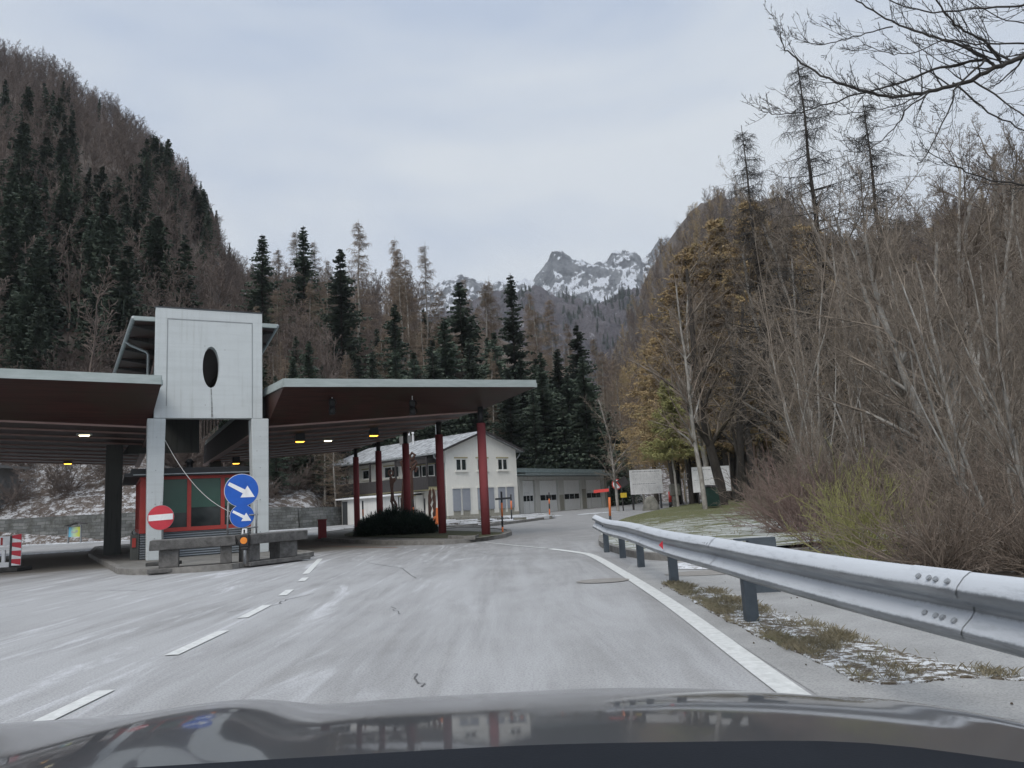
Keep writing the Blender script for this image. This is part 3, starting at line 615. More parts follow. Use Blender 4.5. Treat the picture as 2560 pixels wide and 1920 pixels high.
# ------------------------------------------------------------------ guard rail
def guard_rail():
    t = thing('guard_rail', (2.0, 10, 0), 'long frosted steel W-beam guard rail on grey posts beside the white edge line', 'guard rail')
    T = Matrix.Translation((-2.0, -10, 0))
    # centre line from behind the camera to the kinked far end
    path = [(2.10, -1.5), (2.10, 1.5), (2.08, 3.6), (2.02, 5.2), (1.96, 6.8), (1.92, 8.4), (1.90, 10.2), (1.88, 12.2), (1.88, 14.0), (1.86, 15.4), (1.84, 16.4), (1.78, 18.0)]
    prof = [(p_[0], p_[1]+0.02) for p_ in ((0.0, 0.38), (-0.012, 0.38), (-0.05, 0.392), (-0.082, 0.412), (-0.092, 0.435), (-0.082, 0.462), (-0.035, 0.505), (-0.018, 0.53), (-0.018, 0.55), (-0.045, 0.575), (-0.082, 0.592), (-0.092, 0.612), (-0.080, 0.645), (-0.045, 0.685), (-0.012, 0.708), (0.0, 0.71))]
    dense = smooth_open([(p[0], p[1], 0) for p in path[:-1]], 5) + [Vector((*path[-1], 0))]
    V, Q = [], []; k = len(prof)
    offs = ((0, 0), (0.006, -0.003))
    for side in range(2):
        for i, p in enumerate(dense):
            d = (dense[min(i+1, len(dense)-1)]-dense[max(i-1, 0)]).normalized(); n = Vector((d.y, -d.x, 0))
            for o_, z in prof: V.append((p.x+n.x*(o_+offs[side][0])-2.0, p.y+n.y*(o_+offs[side][0])-10, z+offs[side][1]+0.01*math.sin(p.y*1.1)+(0.05 if i == len(dense)-1 else 0)+0.05*max(0, min(1, (6.5-p.y)/3.5))))
    N = len(dense)
    for side in range(2):
        for i in range(N-1):
            for j in range(k-1):
                a = side*N*k+i*k+j; qd = (a, a+k, a+k+1, a+1); Q.append(qd if side == 0 else qd[::-1])
    for e in (0, N-1):
        for j in range(k-1): a = e*k+j; b = N*k+e*k+j; Q.append((a, a+1, b+1, b))
    for j in (0, k-1):
        for i in range(N-1): a = i*k+j; b = N*k+i*k+j; Q.append((a, b, b+k, a+k))
    mesh_np('beam', V, Q, M['rail'], t, True)
    for x, y in ((2.06, 3.2), (2.0, 7.16), (1.95, 10.37), (1.93, 12.99), (1.91, 15.09), (1.80, 16.85)):
        b = MB(); x -= 2.0; yy = y-10
        b.box(x+0.0, x+0.012, yy-0.055, yy+0.055, -0.3, 0.66); b.box(x+0.012, x+0.11, yy-0.055, yy-0.045, -0.3, 0.66); b.box(x+0.012, x+0.11, yy+0.045, yy+0.055, -0.3, 0.66)
        b.box(x-0.075+0.07, x+0.0, yy-0.05, yy+0.05, 0.42, 0.66)
        b.build('post', M['galv'], t)
    # lapped beam joints with bolt heads
    for jy in (3.86, 7.9, 12.0):
        V, Q = [], []
        for i, y in enumerate((jy-0.24, jy-0.08, jy+0.08, jy+0.24)):
            xx = interp(y, [(p.y, p.x) for p in dense])
            for o_, z in prof: V.append((xx+o_-0.004-2.0, y-10, z+0.003+0.01*math.sin(y*1.1)+0.05*max(0, min(1, (6.5-y)/3.5))))
        for i in range(3):
            for j in range(k-1): a = i*k+j; Q.append((a, a+k, a+k+1, a+1))
        mesh_np('splice', V, Q, M['rail'], t, True)
        px_ = interp(jy, [(p[1], p[0]) for p in path])
        for dz, rows in ((0.663, -0.098), (0.432, -0.10)):
            for q_ in (-0.16, -0.06, 0.0, 0.10):
                nx, nz = (-0.75, 0.66) if dz > 0.6 else (-0.8, -0.6)
                b = MB(); b.disc((px_-2.0+(-0.070 if dz > .6 else -0.062), jy+q_-10, (0.678 if dz > .6 else 0.498)+0.05*max(0, min(1, (6.5-jy)/3.5))), (-0.68, 0, 0.73), 0.015, 0.010, 10); b.build('bolt', M['railbolt'], t)
    rf = MB(); rf.slab([(1.86-2.0-0.05, 9.9-10, 0.49), (1.86-2.0-0.10, 9.9-10, 0.545), (1.86-2.0-0.05, 9.9-10, 0.60)], (0, 0.02, 0)); rf.build('reflector', M['sign_red'], t)
    return t
m = mat('frosted_zinc', 0.5, 0.5); q = NB(m); pos = q.geo()
g = q.n('ShaderNodeNewGeometry'); ns = q.n('ShaderNodeSeparateXYZ'); q.l(g.outputs['Normal'], ns.inputs[0])
f = q.noise(q.geo((8, 1.0, 8)), 1.2, 5, 0.65); f2 = q.noise(pos, 24, 4)
z = q.mix(q.thr(f, 0.35, 0.7), (0.20, 0.215, 0.23), (0.33, 0.345, 0.36))
dirt = q.thr(q.noise(q.geo((6, 0.8, 16)), 1.6, 6, 0.7), 0.56, 0.72)
z = q.mix(q.math('MULTIPLY', dirt, 0.5), z, (0.10, 0.095, 0.085))
fr = q.thr(q.math('ADD', ns.outputs[2], q.math('MULTIPLY', q.noise(pos, 30, 3), 0.35)), 0.30, 0.62)   # frost settles on what faces up
fr = q.math('MULTIPLY', fr, q.math('SUBTRACT', 1.0, q.math('MULTIPLY', q.thr(q.noise(q.geo((5, 0.9, 5), loc=(7, 3, 1)), 2.2, 7, 0.75), 0.50, 0.68), 0.3)))
z = q.mix(q.math('MULTIPLY', fr, 0.85), z, (0.56, 0.59, 0.63)); q.color(z); q.l(q.mix(fr, (0.42,)*3, (0.85,)*3), q.b.inputs['Roughness']); q.l(q.mix(fr, (0.6,)*3, (0.0,)*3), q.b.inputs['Metallic'])
q.bump(q.noise(q.geo((3, 0.7, 3)), 3, 3), 0.12, 0.02); M['rail'] = m
M['railbolt'] = mottled('weathered_bolt', (0.22, 0.23, 0.24), (0.42, 0.44, 0.46), 30, 0.5, 0.5, 0.1)
guard_rail()
b = MB(); b.box(-0.10, 0.22, -0.05, 0.05, -0.1, 0.60); b.box(-0.25, 0.22, -0.04, 0.04, 0.60, 0.625)
o = b.build('rail_anchor', M['galv']); o.location = (2.75, 9.1, 0); tag(o, 'stubby grey steel post with a flat cap, standing alone behind the guard rail', 'post')

# ------------------------------------------------------------------ customs station (local axes: u along the front, v towards the back)
def Wl(u, v, z=0.0):
    return Vector((CO.x+u*math.cos(ANG)-v*math.sin(ANG), CO.y+u*math.sin(ANG)+v*math.cos(ANG), z))
cs = thing('customs_canopy', CO, 'border checkpoint building with a white concrete gate panel between two dark-soffit canopies', 'checkpoint', rz=ANG)
# gate panel with an oval opening and the painted shade of a shallow groove
def tower_panel():
    u0, u1, z0, z1, ec, er, ez = -1.57, 1.42, 4.10, 7.36, -0.05, 0.235, 0.63
    ecz = 5.63; N = 48
    import bmesh
    bm = bmesh.new()
    angs = sorted([2*math.pi*k/N for k in range(N)] + [math.atan2(z-ecz, u-ec) % (2*math.pi) for u in (u0, u1) for z in (z0, z1)])
    inner, outer = [], []
    for a in angs:
        ca, sa = math.cos(a), math.sin(a)
        k = 1/math.sqrt((ca/er)**2+(sa/ez)**2); inner.append((ec+k*ca, ecz+k*sa))
        t = min([(u1-ec)/ca if ca > 1e-9 else 1e9, (u0-ec)/ca if ca < -1e-9 else 1e9, (z1-ecz)/sa if sa > 1e-9 else 1e9, (z0-ecz)/sa if sa < -1e-9 else 1e9])
        outer.append((ec+t*ca, ecz+t*sa))
    n = len(angs); b = MB()
    b.v = [(p[0], 0.0, p[1]) for p in inner]+[(p[0], 0.0, p[1]) for p in outer]+[(p[0], 0.34, p[1]) for p in inner]+[(p[0], 0.34, p[1]) for p in outer]
    for i in range(n):
        j = (i+1) % n
        b.f += [(i, n+i, n+j, j), (2*n+i, 2*n+j, 3*n+j, 3*n+i), (i, j, 2*n+j, 2*n+i), (n+i, 3*n+i, 3*n+j, n+j)]
    o = b.build('gate_panel', M['tower'], cs)
    g = MB()     # the groove's shade is painted: thin darker strips set just proud of the face
    for bx in ((-1.25, 1.12, 7.03, 7.055), (-1.262, -1.24, 4.45, 7.055), (1.115, 1.137, 4.12, 7.055)): g.box(bx[0], bx[1], -0.008, -0.002, bx[2], bx[3])
    g.build('panel_groove_shade', plain('groove_shade_paint', (0.27, 0.29, 0.30), 0.8), cs)
    s = MB(); s.poly([(-0.06, -0.003, 4.98), (-0.03, -0.003, 4.98), (-0.005, -0.003, 4.6), (0.02, -0.003, 4.12), (-0.035, -0.003, 4.12), (-0.045, -0.003, 4.5)]); s.build('rust_streak', M['streak'], cs)
    part('coping', M['darkgrey'], cs, (-1.59, 1.44, -0.01, 0.36, 7.363, 7.40))
M['streak'] = mottled('run_off_stain', (0.12, 0.12, 0.115), (0.40, 0.43, 0.44), 14, 0.9, 0, 0)
tower_panel()
for u0, u1, ub0, ub1 in ((-1.74, -1.26, -1.70, -1.32), (1.10, 1.60, 1.18, 1.60)):
    b = MB(); b.hexa([(ub0, 0.03, 0.1), (ub1, 0.03, 0.1), (ub1, 0.55, 0.1), (ub0, 0.55, 0.1), (u0, -0.03, 4.085), (u1, -0.03, 4.085), (u1, 0.6, 4.085), (u0, 0.6, 4.085)])
    b.build('leg', M['tower'], cs, bevel=0.02)
    for k in range(4): bb = MB(); bb.disc(((u0+u1)/2, 0.02+(-0.04)*(k/4), 0.7+k*0.95), (0, -1, 0), 0.018, 0.012, 8); bb.build('anchor_cap', M['gutter'], cs)
def canopy(sg, uo, u1a):
    S = lambda u, v, z: (sg*u, v, z)
    zt = lambda u: 4.85+0.020*(u-1.5); zs = lambda u: 3.93+0.0718*(u-1.7)
    a = [S(1.60, 0.35, zt(1.5)), S(u1a, -1.35, zt(1.8)), S(uo, -1.40, zt(uo)), S(uo, 18.0, zt(uo)), S(1.60, 18.0, zt(1.5))]
    ui = 9.0 if uo < 10.8 else uo-1.35
    b_ = [S(1.66, 0.6, zs(1.6)), S(ui, 0.6, zs(9.0)), S(ui, 17.2, zs(9.0)), S(1.66, 17.2, zs(1.6))]
    rv = (lambda f: f) if sg > 0 else (lambda f: tuple(reversed(f)))
    m_ = MB(); m_.v = a+b_; m_.f = [rv(f) for f in ((0, 5, 1), (1, 5, 6, 2), (2, 6, 7, 3), (3, 7, 8, 4), (0, 4, 8, 5), (5, 8, 7, 6))]
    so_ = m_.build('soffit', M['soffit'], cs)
    f = MB()
    for i in range(5):
        p, n_ = Vector(a[i]), Vector(a[(i+1) % 5]); d = (n_-p).normalized(); nn = Vector((d.y, -d.x, 0))*sg
        for z0, z1, th in ((0.0, 0.13, 0.05), (0.13, 0.25, 0.02)):
            off = nn*th
            f.hexa([p+Vector((0, 0, z0)), n_+Vector((0, 0, z0)), n_+off+Vector((0, 0, z0)), p+off+Vector((0, 0, z0)), p+Vector((0, 0, z1)), n_+Vector((0, 0, z1)), n_+off+Vector((0, 0, z1)), p+off+Vector((0, 0, z1))])
    f.build('fascia', M['fascia'], cs)
    m_ = MB(); m_.poly([(p[0], p[1], p[2]+0.22) for p in a]); m_.build('roof_deck', M['garage_roof'], cs)
    r = MB()
    for k in range(10):
        v = 0.6+k*1.84
        r.hexa([S(1.68, v, zs(1.6)-0.05), S(ui, v, zs(9)-0.05), S(ui, v+0.10, zs(9)-0.05), S(1.68, v+0.10, zs(1.6)-0.05), S(1.68, v, zs(1.6)+0.05), S(ui, v, zs(9)+0.05), S(ui, v+0.10, zs(9)+0.05), S(1.68, v+0.10, zs(1.6)+0.05)])
    r.build('soffit_rib', M['rib'], cs)
    # inner edge board with a pale underside strip
    part('edge_board', M['wood_dark'], cs, (min(sg*1.50, sg*1.62), max(sg*1.50, sg*1.62), 0.62, 18.0, 3.90, 4.84))
    part('edge_strip', M['rib'], cs, (min(sg*1.46, sg*1.66), max(sg*1.46, sg*1.66), 0.62, 18.0, 3.83, 3.898))
canopy(1, 10.25, 1.80); canopy(-1, 13.5, 1.46)
for k in range(5):
    v = 0.1+3.93*k
    c = MB(); c.tube([(8.8, v, 0.1), (8.8, v, 3.95)], 0.152, 28); o = c.build('column', M['red_column'], cs, smooth=True)
    c = MB(); c.tube([(8.8, v, 3.952), (8.8, v, 4.52)], 0.10, 16); c.build('column_head', M['black'], cs, smooth=True)
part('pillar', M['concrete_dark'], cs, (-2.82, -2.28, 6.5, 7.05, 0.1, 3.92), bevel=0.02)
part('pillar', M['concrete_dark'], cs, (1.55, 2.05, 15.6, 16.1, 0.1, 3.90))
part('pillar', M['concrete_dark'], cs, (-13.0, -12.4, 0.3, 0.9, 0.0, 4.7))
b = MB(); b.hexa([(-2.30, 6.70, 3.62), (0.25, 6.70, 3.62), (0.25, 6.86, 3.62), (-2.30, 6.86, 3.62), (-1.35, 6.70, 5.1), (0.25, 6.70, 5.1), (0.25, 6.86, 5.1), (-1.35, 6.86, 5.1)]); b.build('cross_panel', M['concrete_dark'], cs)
# raised middle roof with clerestory
zr = 7.28
def eu(v, s): return s*(2.08+0.052*(v-1.5))
b = MB(); b.hexa([(eu(1.5, -1), 1.5, zr), (eu(1.5, 1), 1.5, zr), (eu(18, 1), 18, zr), (eu(18, -1), 18, zr), (eu(1.5, -1), 1.5, zr+0.12), (eu(1.5, 1), 1.5, zr+0.12), (eu(18, 1), 18, zr+0.12), (eu(18, -1), 18, zr+0.12)])
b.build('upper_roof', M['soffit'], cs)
for s in (-1, 1):
    b = MB(); b.tube([(eu(1.4, s)+s*0.05, 1.4, zr+0.06), (eu(18, s)+s*0.05, 18.1, zr+0.06)], 0.075, 10); b.build('gutter', M['gutter'], cs, smooth=True)
    for k in range(9):
        v = 2.0+k*1.9; b = MB(); b.hexa([(s*1.3, v, zr-0.22), (eu(v, s), v, zr-0.05), (eu(v, s), v+0.12, zr-0.05), (s*1.3, v+0.12, zr-0.22), (s*1.3, v, zr-0.002), (eu(v, s), v, zr-0.002), (eu(v, s), v+0.12, zr-0.002), (s*1.3, v+0.12, zr-0.002)]); b.build('rafter', M['wood_dark'], cs)
    part('clerestory_rail', M['rib'], cs, (min(s*1.26, s*1.36), max(s*1.26, s*1.36), 0.5, 17.5, 6.78, 6.96))
    for k in range(12): part('clerestory_mullion', M['gutter'], cs, (min(s*1.27, s*1.35), max(s*1.27, s*1.35), 1.0+k*1.4, 1.08+k*1.4, 5.08, 6.778))
    part('clerestory_glass', M['glass'], cs, (min(s*1.29, s*1.31), max(s*1.29, s*1.31), 0.5, 17.4, 5.08, 6.779))
    part('clerestory_fascia', M['soffit'], cs, (min(s*1.28, s*1.34), max(s*1.28, s*1.34), 0.5, 17.5, 6.962, 7.276))
part('roof_edge', M['fascia'], cs, (-2.12, 2.12, 1.40, 1.498, zr, zr+0.13))
b = MB(); b.tube([(eu(4.6, -1)-0.05, 4.6, zr), (-2.15, 4.6, zr-0.12), (-1.66, 4.45, zr-0.36), (-1.60, 4.45, zr-0.46), (-1.60, 4.45, 5.0)], 0.05, 10); b.build('downpipe', M['gutter'], cs, smooth=True)

# traffic island carrying the gate, the booth and the benches
isl = [(-3.35, 9.6), (-2.42, -3.3), (-2.1, -4.15), (-1.5, -4.72), (-0.75, -5.1), (-0.1, -5.12), (0.62, -4.45), (2.2, -2.75), (2.42, -2.2), (2.3, -1.0), (2.1, 1.0), (2.3, 18.5), (-3.3, 18.5)]
def island(name, pts, top, m_top, kw=0.16, h=0.13, world=None):
    P = [Wl(*p) if world is None else Vector((p[0], p[1], 0)) for p in pts]; n = len(P)
    area = sum(P[i].x*P[(i+1) % n].y-P[(i+1) % n].x*P[i].y for i in range(n))
    if area < 0: P.reverse()
    I = []
    for i in range(n):
        d1 = (P[i]-P[i-1]).normalized(); d2 = (P[(i+1) % n]-P[i]).normalized(); nn = (Vector((-d1.y, d1.x, 0))+Vector((-d2.y, d2.x, 0))).normalized()
        c = max(0.5, nn.dot(Vector((-d1.y, d1.x, 0)))); I.append(P[i]+nn*kw/c)
    b = MB()
    for i in range(n):
        j = (i+1) % n
        b.hexa([(P[i].x, P[i].y, -0.02), (P[j].x, P[j].y, -0.02), (I[j].x, I[j].y, -0.02), (I[i].x, I[i].y, -0.02), (P[i].x, P[i].y, h), (P[j].x, P[j].y, h), (I[j].x, I[j].y, h), (I[i].x, I[i].y, h)])
    b.build('kerb', M['kerb'])['kind'] = 'structure'
    sheet(name, [(p.x, p.y) for p in I], top, m_top)
M['island_top'] = mottled('worn_island_concrete', (0.13, 0.125, 0.115), (0.24, 0.235, 0.22), 2.5, 0.95, 0, 0.3, 30)
island('traffic_island', isl, 0.105, M['island_top'])
# second island under the columns with its planting
isl2 = [tuple(G(*p)[:2]) for p in [(792, 1352), (880, 1358), (960, 1361), (1030, 1363), (1110, 1362), (1160, 1358), (1210, 1353), (1262, 1345), (1280, 1338), (1277, 1332), (1240, 1327), (1130, 1322), (1000, 1322), (880, 1326), (812, 1335)]]
island('traffic_island', isl2, 0.105, M['island_top'], world=1)
M['dull_grass'] = mottled('dull_wet_grass', (0.03, 0.035, 0.015), (0.075, 0.075, 0.035), 7, 0.95, 0, 0.7, 30)
bed = [tuple(G(*p, 0.12)[:2]) for p in [(862, 1340), (1000, 1344), (1110, 1345), (1190, 1346), (1250, 1337), (1262, 1332), (1200, 1329), (1080, 1326), (900, 1328)]]
sheet('planting_bed', smooth_closed(bed, 3), 0.125, M['dull_grass'])
b = MB(); kp = [G(*p, 0.1) for p in [(1120, 1347), (1160, 1349), (1188, 1348), (1196, 1344)]]
for p0, p1 in zip(kp, kp[1:]):
    b.hexa([(p0.x, p0.y, 0.09), (p1.x, p1.y, 0.09), (p1.x, p1.y+0.35, 0.09), (p0.x, p0.y+0.35, 0.09), (p0.x, p0.y, 0.2), (p1.x, p1.y, 0.2), (p1.x, p1.y+0.35, 0.2), (p0.x, p0.y+0.35, 0.2)])
b.build('kerb', M['kerb'])['kind'] = 'structure'

# ------------------------------------------------------------------ customs booth
bo = thing('customs_booth', Wl(0, 0, 0.105), 'red-framed glass booth with green blinds behind the white gate legs', 'booth', rz=ANG)
U0, U1, V0, V1 = -1.86, 1.48, 0.85, 6.0
part('skirt', M['corrugated'], bo, (U0+0.02, U1, V0+0.02, V1, 0.0, 0.74))
part('core', plain('booth_interior', (0.03, 0.032, 0.03), 0.9), bo, (U0+0.5, U1-0.15, V0+1.6, V1-0.15, 0.75, 2.3))
part('wall', plain('booth_side_metal', (0.15, 0.10, 0.09), 0.7), bo, (U0+0.06, U1, V1-0.1, V1-0.02, 0.745, 2.38), (U1-0.08, U1, V0+0.12, V1-0.101, 0.745, 2.38))
fr = MB()
for u in (U0, -0.60, 0.34, U1-0.13):
    w_ = 0.16 if u in (U0,) else 0.11
    fr.box(u, u+w_, V0, V0+0.09, 0.86, 2.27)
fr.box(U0, U1, V0-0.01, V0+0.10, 0.742, 0.858); fr.box(U0, U1, V0-0.01, V0+0.10, 2.272, 2.36)
for v in (V0+0.101, 1.9, 2.9, 3.9, 4.9, V1-0.11): fr.box(U0, U0+0.07, v, v+0.10, 0.86, 2.27)
fr.box(U0-0.005, U0+0.075, V0+0.101, V1, 0.742, 0.858); fr.box(U0-0.005, U0+0.075, V0+0.101, V1, 2.272, 2.36)
fr.build('frame', M['red'], bo)
for (a, c, zb) in ((U0+0.162, -0.602, 1.28), (-0.488, 0.338, 1.42), (0.452, U1-0.132, 1.42)):
    part('blind', M['blind'], bo, (a, c, V0+0.035, V0+0.045, zb, 2.27))
    part('pane', M['glass'], bo, (a, c, V0+0.036, V0+0.044, 0.86, zb-0.002))
part('side_pane', M['glass'], bo, (U0+0.03, U0+0.04, V0+0.2, V1-0.12, 0.86, 2.27))
rb = MB(); rb.prism([(U0-0.42, V0-0.28), (U1+0.05, V0-0.28), (U1+0.05, V1+0.3), (U0-0.42, V1+0.3)], 2.362, 2.47); rb.build('roof', M['black'], bo)
part('roof_trim', M['gutter'], bo, (U0-0.2, U1+0.05, V0-0.33, V0-0.282, 2.40, 2.425))
part('roof_cap', M['black'], bo, (U0-0.25, U1+0.0, V0-0.15, V1, 2.472, 2.60))
b = MB(); b.tube([(-0.42, 2.4, 2.6), (-0.42, 2.4, 2.85)], 0.10, 12); b.tube([(-0.42, 2.4, 2.85), (-0.42, 2.4, 2.98)], [0.16, 0.05], 12); b.build('vent_cap', M['black'], bo, smooth=True)
part('meter_box', M['concrete_dark'], bo, (U0-0.22, U0-0.01, 1.1, 1.6, 0.0, 0.72))
part('meter_sign', M['red'], bo, (U0-0.18, U0-0.08, 1.07, 1.098, 0.36, 0.62))
o = MB().box(0.12, 0.3, -0.02, 0.10, 0, 0.22).build('paper_box', M['white']); o.location = Wl(-0.75, 1.9, 1.0); tag(o, 'pale box standing inside the booth behind the lower glass', 'box')

# ------------------------------------------------------------------ concrete benches on the island nose
def bench(name, pxl, pxr, legs, Y, label):
    z0 = 0.13
    a, c = D(pxl, 1360, Y[0]), D(pxr, 1350, Y[1]); d = Vector((c.x-a.x, c.y-a.y, 0)); L = d.length; rz = math.atan2(d.y, d.x)
    t = thing(name, (a.x, a.y, z0), label, 'bench', 'concrete benches on the island', rz)
    b = MB(); b.hexa([(-0.02, -0.08, 0.40), (L+0.02, -0.08, 0.40), (L, 0.50, 0.40), (0, 0.50, 0.40), (0, -0.12, 0.63), (L, -0.12, 0.63), (L, 0.52, 0.63), (0, 0.52, 0.63)])
    o = b.build('seat', M['bench'], t, bevel=0.02)
    for l0, l1 in legs:
        b = MB(); b.box(l0*L, l1*L, 0.02, 0.40, 0.0, 0.398); b.build('leg', M['bench'], t, bevel=0.015)
    b = MB(); b.box(-0.05, L+0.1, -0.10, 0.52, -0.10, -0.002) ; b.build('footing', M['bench'], t, bevel=0.015)
    return t
bench('concrete_bench', 375, 588, [(0.10, 0.33), (0.82, 0.96)], (17.35, 18.0), 'longer dark concrete bench behind the no-entry sign')
bench('concrete_bench', 622, 762, [(0.02, 0.20), (0.55, 0.87)], (18.1, 19.6), 'shorter dark concrete bench to the right of the amber warning lamp')

# ------------------------------------------------------------------ signs on the island
FN = Vector((0.36, -0.93, 0))      # facing the driver
def sign_disc(parent, c, r, m, name='plate', nrm=FN):
    b = MB(); b.disc(c, nrm, r, 0.012, 40); return b.build(name, m, parent)
def rotd(c, nrm, pts, off, m, parent, name):
    nrm = Vector(nrm).normalized(); sd = Vector((0, 0, 1)).cross(nrm).normalized(); up = nrm.cross(sd)
    b = MB(); b.slab([Vector(c)+sd*p[0]+up*p[1]+nrm*off for p in pts], nrm*0.003); return b.build(name, m, parent)
# no entry
p = G(407, 1424); Yn = p.y
t = thing('no_entry_sign', (p.x, p.y, 0), 'round red no-entry sign with a white bar on a thin post before the concrete bench', 'road sign')
c = D(403, 1294, Yn)-Vector((p.x, p.y, 0)); top = D(402, 1254, Yn)-Vector((p.x, p.y, 0))
b = MB(); b.tube([(0, 0.03, 0.05), (c.x*0.9, 0.04, c.z), (top.x, 0.04, top.z)], 0.026, 10); b.build('post', M['pole'], t, smooth=True)
c += Vector((0, -0.02, 0)); sign_disc(t, c, 0.305, M['sign_back']); sign_disc(t, c+FN*0.013, 0.298, M['sign_red'], 'sign_face')
nb = rotd(c, FN, [(-0.275, -0.075), (0.275, -0.055), (0.275, 0.09), (-0.275, 0.07)], 0.0265, M['white'], t, 'white_bar')
b = MB(); b.box(-0.02, 0.05, 0.0, 0.06, 0.48, 0.52); b.build('clamp', M['white'], t)
b = MB(); b.box(-0.33, 0.38, -0.22, 0.22, 0.10, 0.19); b.box(-0.27, 0.46, -0.38, 0.10, 0.0, 0.098); b.build('base', M['rubber'], t, bevel=0.02)
# two blue arrows on a tube frame
YB = 18.35
p = D(607, 1400, YB); z0 = 0.105
t = thing('direction_sign', (p.x, p.y, z0), 'two round blue signs with white arrows, large over small, on a tube frame', 'road sign')
O3 = Vector((p.x, p.y, z0)); loc = lambda x, y, Y=YB: D(x, y, Y)-O3
fx = MB()
l0, l1 = loc(571, 1255), loc(568, 1338); r0_, r1_ = loc(641, 1250), loc(641, 1333)
fx.tube([l0, l1+Vector((0, 0, -0.08))], 0.024, 8); fx.tube([r0_, r1_], 0.024, 8)
for yy in (1290, 1322): a_, c_ = loc(567, yy+1), loc(645, yy-4 if yy < 1300 else yy-5); fx.tube([a_, c_], 0.02, 8)
fx.build('frame', M['pole'], t, smooth=True)
b = MB(); b.tube([loc(606, 1326)+Vector((0, 0.0, 0)), (0, 0.02, 0)], 0.03, 10); b.build('post', M['pole'], t, smooth=True)
def arrow(cx, cy, rpx, sc_):
    c = loc(cx, cy)+Vector((0, -0.05, 0)); rr = rpx/FPX*YB*1.01
    pl = sign_disc(t, c, rr, M['window_frame']); sign_disc(t, c+FN*0.013, rr*0.965, M['sign_blue'], 'sign_face')
    a = R(-30); L = rr*0.86; w_ = rr*0.13; h = rr*0.40
    raw = [(-L, -w_*0.8), (0.15*rr, -w_), (0.15*rr, -h), (L, 0), (0.15*rr, h), (0.15*rr, w_), (-L, w_*0.8)]
    pts = [(x*math.cos(a)-y*math.sin(a), x*math.sin(a)+y*math.cos(a)) for x, y in raw]
    rotd(c, FN, pts, 0.0265, M['white'], t, 'arrow')
arrow(606, 1226, 40.5, 1); arrow(607, 1290, 28.5, 1)
p = D(612, 1402, 17.95)
t = thing('warning_lamp', (p.x, p.y, 0.1), 'amber warning lamp in a black housing on a short post between the two benches', 'warning light')
b = MB(); b.tube([(0, 0, 0), (0, 0, 0.52)], 0.035, 10); b.build('post', M['pole'], t, smooth=True)
zc = D(611, 1351, 17.95).z-0.1
b = MB(); b.box(-0.105, 0.105, -0.06, 0.06, zc-0.15, zc+0.14); b.hexa([(-0.08, -0.05, zc-0.22), (0.08, -0.05, zc-0.22), (0.08, 0.05, zc-0.22), (-0.08, 0.05, zc-0.22), (-0.1, -0.058, zc-0.152), (0.1, -0.058, zc-0.152), (0.1, 0.058, zc-0.152), (-0.1, 0.058, zc-0.152)]); b.build('housing', M['black'], t, bevel=0.02)
b = MB(); b.disc((0, -0.062, zc), (0.15, -1, 0), 0.078, 0.02, 24); b.build('lens', M['amber'], t, smooth=False)
part('bracket', M['white'], t, (-0.05, 0.05, -0.03, 0.03, zc+0.16, zc+0.27)); part('hook', M['black'], t, (-0.02, 0.02, -0.04, -0.031, zc+0.17, zc+0.25))
# slack cable from the gate leg to the sign frame
pA = Wl(-1.27, -0.05, 3.45); pB = D(575, 1279, YB-0.05)
pts = []
for i in range(25):
    s = i/24; q_ = pA.lerp(pB, s); q_.z -= 0.42*4*s*(1-s)*0.75; pts.append(q_)
b = MB(); b.tube(pts, 0.008, 5); tag(b.build('cable', M['cable'], smooth=True), 'thin pale cable sagging from the left gate leg down to the blue sign frame', 'cable')

# ------------------------------------------------------------------ lamps and signals hanging from the canopies
def ceiling_lamp(u, v, yellow, label, box=True, drop=0.0):
    z = 3.93+0.0718*(abs(u)-1.7)-0.05
    t = thing('ceiling_lamp', Wl(u, v, z-drop), label, 'lamp', 'lit lamps under the checkpoint canopies', ANG)
    if box:
        part('housing', M['darkgrey'], t, (-0.17, 0.17, -0.11, 0.11, -0.16, 0.0))
        part('gearbox', M['darkgrey'], t, (-0.16, 0.16, -0.08, 0.08, -0.06+0.062, 0.12+drop))
    else: part('housing', M['gutter'], t, (-0.22, 0.22, -0.12, 0.12, -0.05, 0.0))
    b = MB(); zb = -0.162 if box else -0.052
    b.hexa([(-0.12, -0.07, zb-0.03), (0.12, -0.07, zb-0.03), (0.12, 0.07, zb-0.03), (-0.12, 0.07, zb-0.03), (-0.15, -0.09, zb), (0.15, -0.09, zb), (0.15, 0.09, zb), (-0.15, 0.09, zb)])
    b.build('diffuser', M['lamp_yellow' if yellow else 'lamp_white'], t)
ceiling_lamp(-3.4, 3.3, False, 'small white lamp glowing under the canopy to the left of the gate', False)
ceiling_lamp(-4.4, 15.5, True, 'yellowish lamp at the rear edge of the canopy left of the gate', True)
ceiling_lamp(3.45, 4.3, True, 'yellow box lamp under the right canopy, nearest to the gate', True, 0.08)
ceiling_lamp(5.3, 7.6, False, 'small white lamp between the two yellow box lamps of the right canopy', False)
ceiling_lamp(6.25, 4.35, True, 'yellow box lamp under the right canopy, nearer to the red columns', True, 0.08)
ceiling_lamp(2.6, 14.5, True, 'yellow lamp far back, seen between the gate legs above the booth', True, 0.1)
